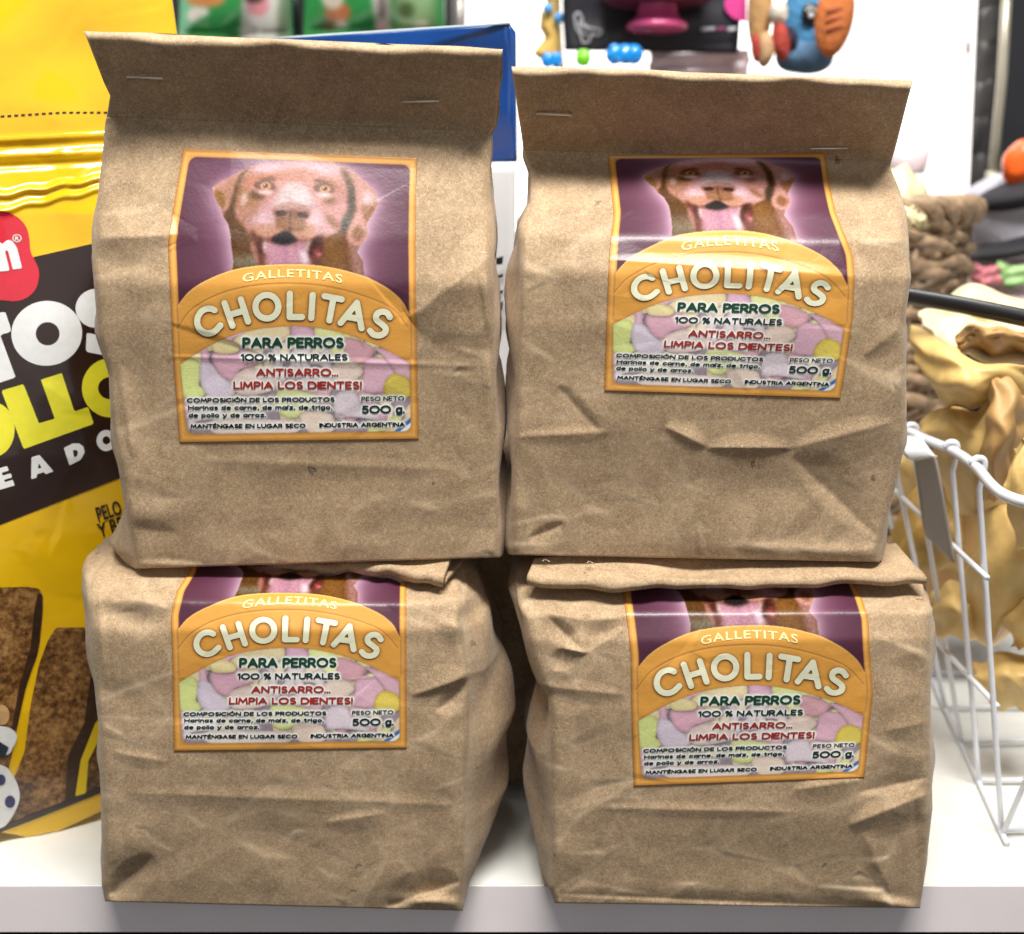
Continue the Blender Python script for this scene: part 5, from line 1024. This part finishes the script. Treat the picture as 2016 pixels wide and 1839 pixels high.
DK = plain('dark_rack', (26, 24, 26), .5); panel('rack_board', 300, -150, 894, 330, .70, DK, rk, .02)
tube('rack_rod', [P(905, -60, .69), P(905, 60, .69), P(905, 140, .69)], .006, plain('grey_metal', (150, 144, 140), .35, metal=.6), rk); tube('rack_rod', [P(582, -60, .64), P(583, 100, .64)], .004, plain('dark_metal', (40, 52, 48), .35, metal=.5), rk)

# black toy card with a pink rubber toy
ck = empty('toy_card', P(1285, 100, .52), 'black toy card carrying a pink rubber toy and a bird drawing', 'toy card')
CARD = plain('black_card', (30, 28, 36), .35, .06); patch('card', [(1104, -90), (1466, -90), (1453, 105), (1111, 99)], .52, CARD, ck, .002, 20, .002)
PINK = plain('pink_rubber', (214, 84, 140), .25, .1, 40, coat=.4, sss=.2); DPK = plain('plum_rubber', (110, 42, 66), .35, .1)
pc = P(1292, 0, .50)
def lathe(name, c, prof, mat, parent, seg=32):
    th = np.linspace(0, 2 * math.pi, seg, endpoint=False); V = np.array([[(c[0] + r * math.cos(t), c[1] + r * math.sin(t), z) for t in th] for r, z in prof]).reshape(-1, 3)
    return mesh_obj(name, V, [list(f) for f in grid_faces(len(prof), seg, wrap=True)], mat, parent)
zz = lambda v: float(P(1292, v, .50)[2])
lathe('toy_body', (pc[0], .49), [(.0005, zz(66)), (.022, zz(65)), (.0245, zz(58)), (.0235, zz(50)), (.018, zz(40)), (.0155, zz(25)), (.0155, zz(5)), (.02, zz(-10)), (.036, zz(-25)), (.001, zz(-28))], PINK, ck)
lathe('toy_cap', (pc[0], .495), [(.001, zz(16)), (.024, zz(15)), (.040, zz(8)), (.046, zz(-3)), (.046, zz(-30)), (.001, zz(-32))], DPK, ck)
mg = ellp(1478, 8, 52, 36); V, F = region(poly_sdf(mg), 1420, -40, 1466, 50, 5); mesh_obj('magenta_print', P(V[:, 0], V[:, 1], .5155), F, ink('magenta_ink', (206, 60, 140)), ck, False)
GR = ink('chalk_ink', (172, 172, 176)); dd = lambda pts: [(911.3 + .27397 * x, .27397 * y) for x, y in pts]
tube('bird_drawing', [P(x, y, .5145) for x, y in spline(dd([(800, 110), (830, 90), (855, 130), (870, 190), (990, 215), (975, 255), (925, 250), (905, 300), (860, 305), (845, 250), (815, 200), (800, 110)]), 4)], .0009, GR, ck, 6)
for pts in ([(835, 150), (850, 230), (900, 260)], [(880, 170), (900, 230)]): tube('bird_drawing', [P(x, y, .5145) for x, y in dd(pts)], .0008, GR, ck, 6)
for x0, x1, m_ in ((1380, 1408, GR), (1410, 1428, ink('dim_pink', (120, 40, 90))), (1432, 1450, GR)): patch('small_print', [(x0, 54), (x1, 52), (x1, 60), (x0, 62)], .5135, m_, ck, .0006, 5, 0)
pp = empty('pale_packet', P(1350, 128, .54), 'pale pink clear packet edge showing under the black card', 'packet'); patch('packet_front', [(1285, 92), (1475, 98), (1472, 150), (1280, 150)], .535, plain('pale_pink_film', (232, 208, 214), .3, .12, 60, coat=.4), pp, .004, 20, .003)
# tan toy at left of card, clusters below
TT = plain('tan_vinyl', (214, 178, 96), .4, .12, 40)
tt = empty('tan_toy', P(1085, 90, .56), 'tan jagged vinyl toy with blue dots hanging left of the black card', 'toy')
tp = np.array(dd([(590, -200), (700, -200), (705, 100), (720, 380), (735, 500), (600, 460), (500, 385), (590, 270), (550, 200), (560, 90), (600, 40)])); V, F = region(poly_sdf(tp), 1040, -60, 1120, 140, 4); e_ = -poly_sdf(tp)(V[:, 0], V[:, 1]); fr = P(V[:, 0], V[:, 1], .55 - .012 * np.sqrt(np.clip(e_, 0, 12) / 12))
mesh_obj('toy_body', np.concatenate([fr, P(V[:, 0], V[:, 1], .562)]), [list(f) for f in F] + [[i + len(V) for i in f][::-1] for f in F], TT, tt)
for x, y, r in ((610, 60, .004), (690, 130, .0045)): blob('dot', P(*dd([(x, y)])[0], .535), (r, r, r), plain('sky_blue', (90, 160, 220), .4), tt, seg=12)
CY = plain('cyan_rubber', (10, 140, 226), .25, .08, 60, coat=.4, sss=.2); LM = plain('lime_rubber', (120, 216, 30), .25, .08, 60, coat=.4, sss=.2)
for (xs, y, r, m_, lb_) in (((610, 670), 430, 11, CY, 'small blue knobbly rubber toy behind the right bag flap corner'), ((865,), 415, 13, LM, 'lime green knobbly rubber ball peeking over the right bag flap'), ((1090, 1165, 1230), 390, 15, CY, 'larger blue knobbly rubber toy below the black card')):
    uvs = [dd([(x, y)])[0] for x in xs]; c = P(*uvs[0], .46); t_ = empty('rubber_toy', c, lb_, 'toy')
    for (u_, v_) in uvs:
        p = P(u_, v_, .46); rr2 = r * .96 / 2344
        blob('lobe', p, (rr2 * 1.1, rr2, rr2 * 1.25), m_, t_, noise=.05, seed=u_, seg=16)
        for a in range(6): blob('knob', p + rr2 * .8 * np.array([math.cos(a * 1.05), -.6, math.sin(a * 1.05)]), (rr2 * .35,) * 3, m_, t_, seg=8)
# long tan / red toy, blue plush, orange toy
ee = lambda x, y: (1422.3 + .29454 * x, .29454 * y)
t_ = empty('plush_toy', P(*ee(270, 380), .50), 'tan and white long plush toy with red feet beside the black card', 'toy')
PL = lambda n, c, **k: plain(n, c, .8, .15, 90, bump=.002, bscale=250, **k)
blob('body', P(*ee(250, 60), .50), (.0095, .012, .032), PL('tan_plush', (184, 142, 92)), t_, noise=.04); blob('leg', P(*ee(285, 330), .49), (.007, .010, .013), PL('beige_plush', (196, 160, 120)), t_, noise=.05, seed=2)
blob('patch', P(*ee(375, 90), .485), (.0073, .010, .0095), PL('white_plush', (216, 208, 194)), t_, noise=.05, seed=3); blob('foot', P(*ee(390, 270), .485), (.0065, .010, .0155), PL('red_plush', (176, 66, 54)), t_, rot=.2, noise=.04, seed=4)
blob('foot', P(*ee(222, 320), .485), (.0035, .006, .011), PL('red_plush_dark', (170, 60, 50)), t_, rot=.1, seed=4); blob('ear', P(*ee(460, 250), .50), (.005, .006, .009), PL('navy_plush', (40, 36, 56)), t_, rot=.3)
t_ = empty('plush_toy', P(*ee(560, 430), .52), 'pale blue plush toy with a round black paw badge', 'toy')
blob('body', P(*ee(570, 120), .52), (.0185, .018, .040), PL('blue_plush', (74, 142, 190)), t_, noise=.03, seed=1); blob('base', P(*ee(550, 380), .515), (.024, .018, .014), PL('grey_blue_plush', (84, 118, 150)), t_, noise=.04, seed=5)
p = P(*ee(588, 92), .500); blob('badge', p, (.0072, .003, .0085), INK['black'], t_, seg=18)
for dx, dz, r in ((0, -.0015, .0022), (-.0032, .002, .0012), (-.001, .0036, .0012), (.0016, .0036, .0012), (.0036, .0016, .0012)): blob('paw_mark', p + np.array([dx, -.003, dz]), (r, .001, r), ink('paw_white', (206, 206, 206)), t_, seg=10)
t_ = empty('plush_toy', P(*ee(750, 330), .47), 'orange brown striped plush toy at the edge of the white box', 'toy')
blob('body', P(*ee(750, 110), .47), (.0145, .012, .030), PL('orange_plush', (198, 112, 56)), t_, rot=-.1, noise=.02, seed=6)
for k in (-1, 0, 1): blob('stripe', P(*ee(745, 130 + k * 60), .4585), (.007, .0012, .0013), PL('rust_plush', (142, 62, 40)), t_, rot=.2)

# right edge: posts, pet bowl, orange toy
ps = empty('display_post', P(1958, 350, .60), 'beige metal display post beside the lit panel', 'post')
PM = plain('post_metal', (176, 170, 152), .3, .06, metal=.3); tube('post_tube', [P(1988, -120, .60), P(1973, 150, .6), P(1955, 340, .6)], .0042, PM, ps, 12); tube('post_foot', [P(1955, 338, .6), P(1952, 362, .6)], .006, PM, ps, 12)
lf = empty('dark_packets', P(1960, 300, .72), 'row of dark mottled packets hanging behind the metal post', 'packets'); MOT = plain('mottled_dark', (52, 50, 48), .4, .7, 30)
for k in range(6): blob('packet', P(1948 - k * 6, -20 + k * 72, .72), (.012, .01, .022), MOT, lf, seed=k, noise=.08, power=3, seg=16)
db = empty('dark_board', P(2040, 300, .78), 'black display board at the right edge', 'board'); panel('board', 1966, -160, 2300, 520, .78, plain('black_board', (26, 25, 30), .5, .2, 20), db, .02)
og = empty('orange_toy', P(2005, 350, .44), 'bright orange rubber toy at the right edge above the grey pet bed', 'toy'); blob('toy_body', P(2012, 318, .44), (.014, .012, .017), plain('orange_rubber', (250, 104, 30), .3, .06, coat=.3, sss=.2), og, noise=.06, seed=2, rot=-.4)
gb = empty('pet_bed', P(1990, 480, .46), 'pale grey pet bed with black lining below the orange toy', 'pet bed'); GBM = plain('grey_fleece', (186, 184, 194), .8, .08, 60, bump=.001)
blob('bed_wall', P(2010, 420, .48), (.046, .05, .034), GBM, gb, rot=.35, noise=.03, power=2.6); blob('lining', P(2012, 378, .455), (.036, .04, .012), plain('black_fleece', (40, 38, 42), .8), gb, rot=.3); blob('cushion', P(2012, 478, .45), (.04, .04, .008), plain('black_trim', (34, 32, 36), .7), gb, rot=.3)
bl = empty('blanket', P(1990, 540, .50), 'pale pink folded blanket under the grey pet bed', 'blanket'); patch('blanket_fold', [(1925, 470), (2120, 500), (2120, 640), (1900, 640)], (.47, .45, .42, .45), plain('pink_fleece', (230, 206, 208), .8, .04, bump=.001), bl, .02, 30, .006)
cs = empty('snack_packet', P(2000, 560, .4), 'colourful small snack packet on the blanket', 'packet'); patch('packet_front', [(1932, 526), (1972, 524), (1976, 560), (1930, 560)], .40, plain('rose_packet', (216, 130, 140), .3, .2, 80), cs, .008, 16, .002); patch('packet_front', [(1972, 524), (2060, 520), (2064, 562), (1976, 560)], .399, plain('green_packet', (150, 190, 120), .3, .35, 90), cs, .008, 16, .002)
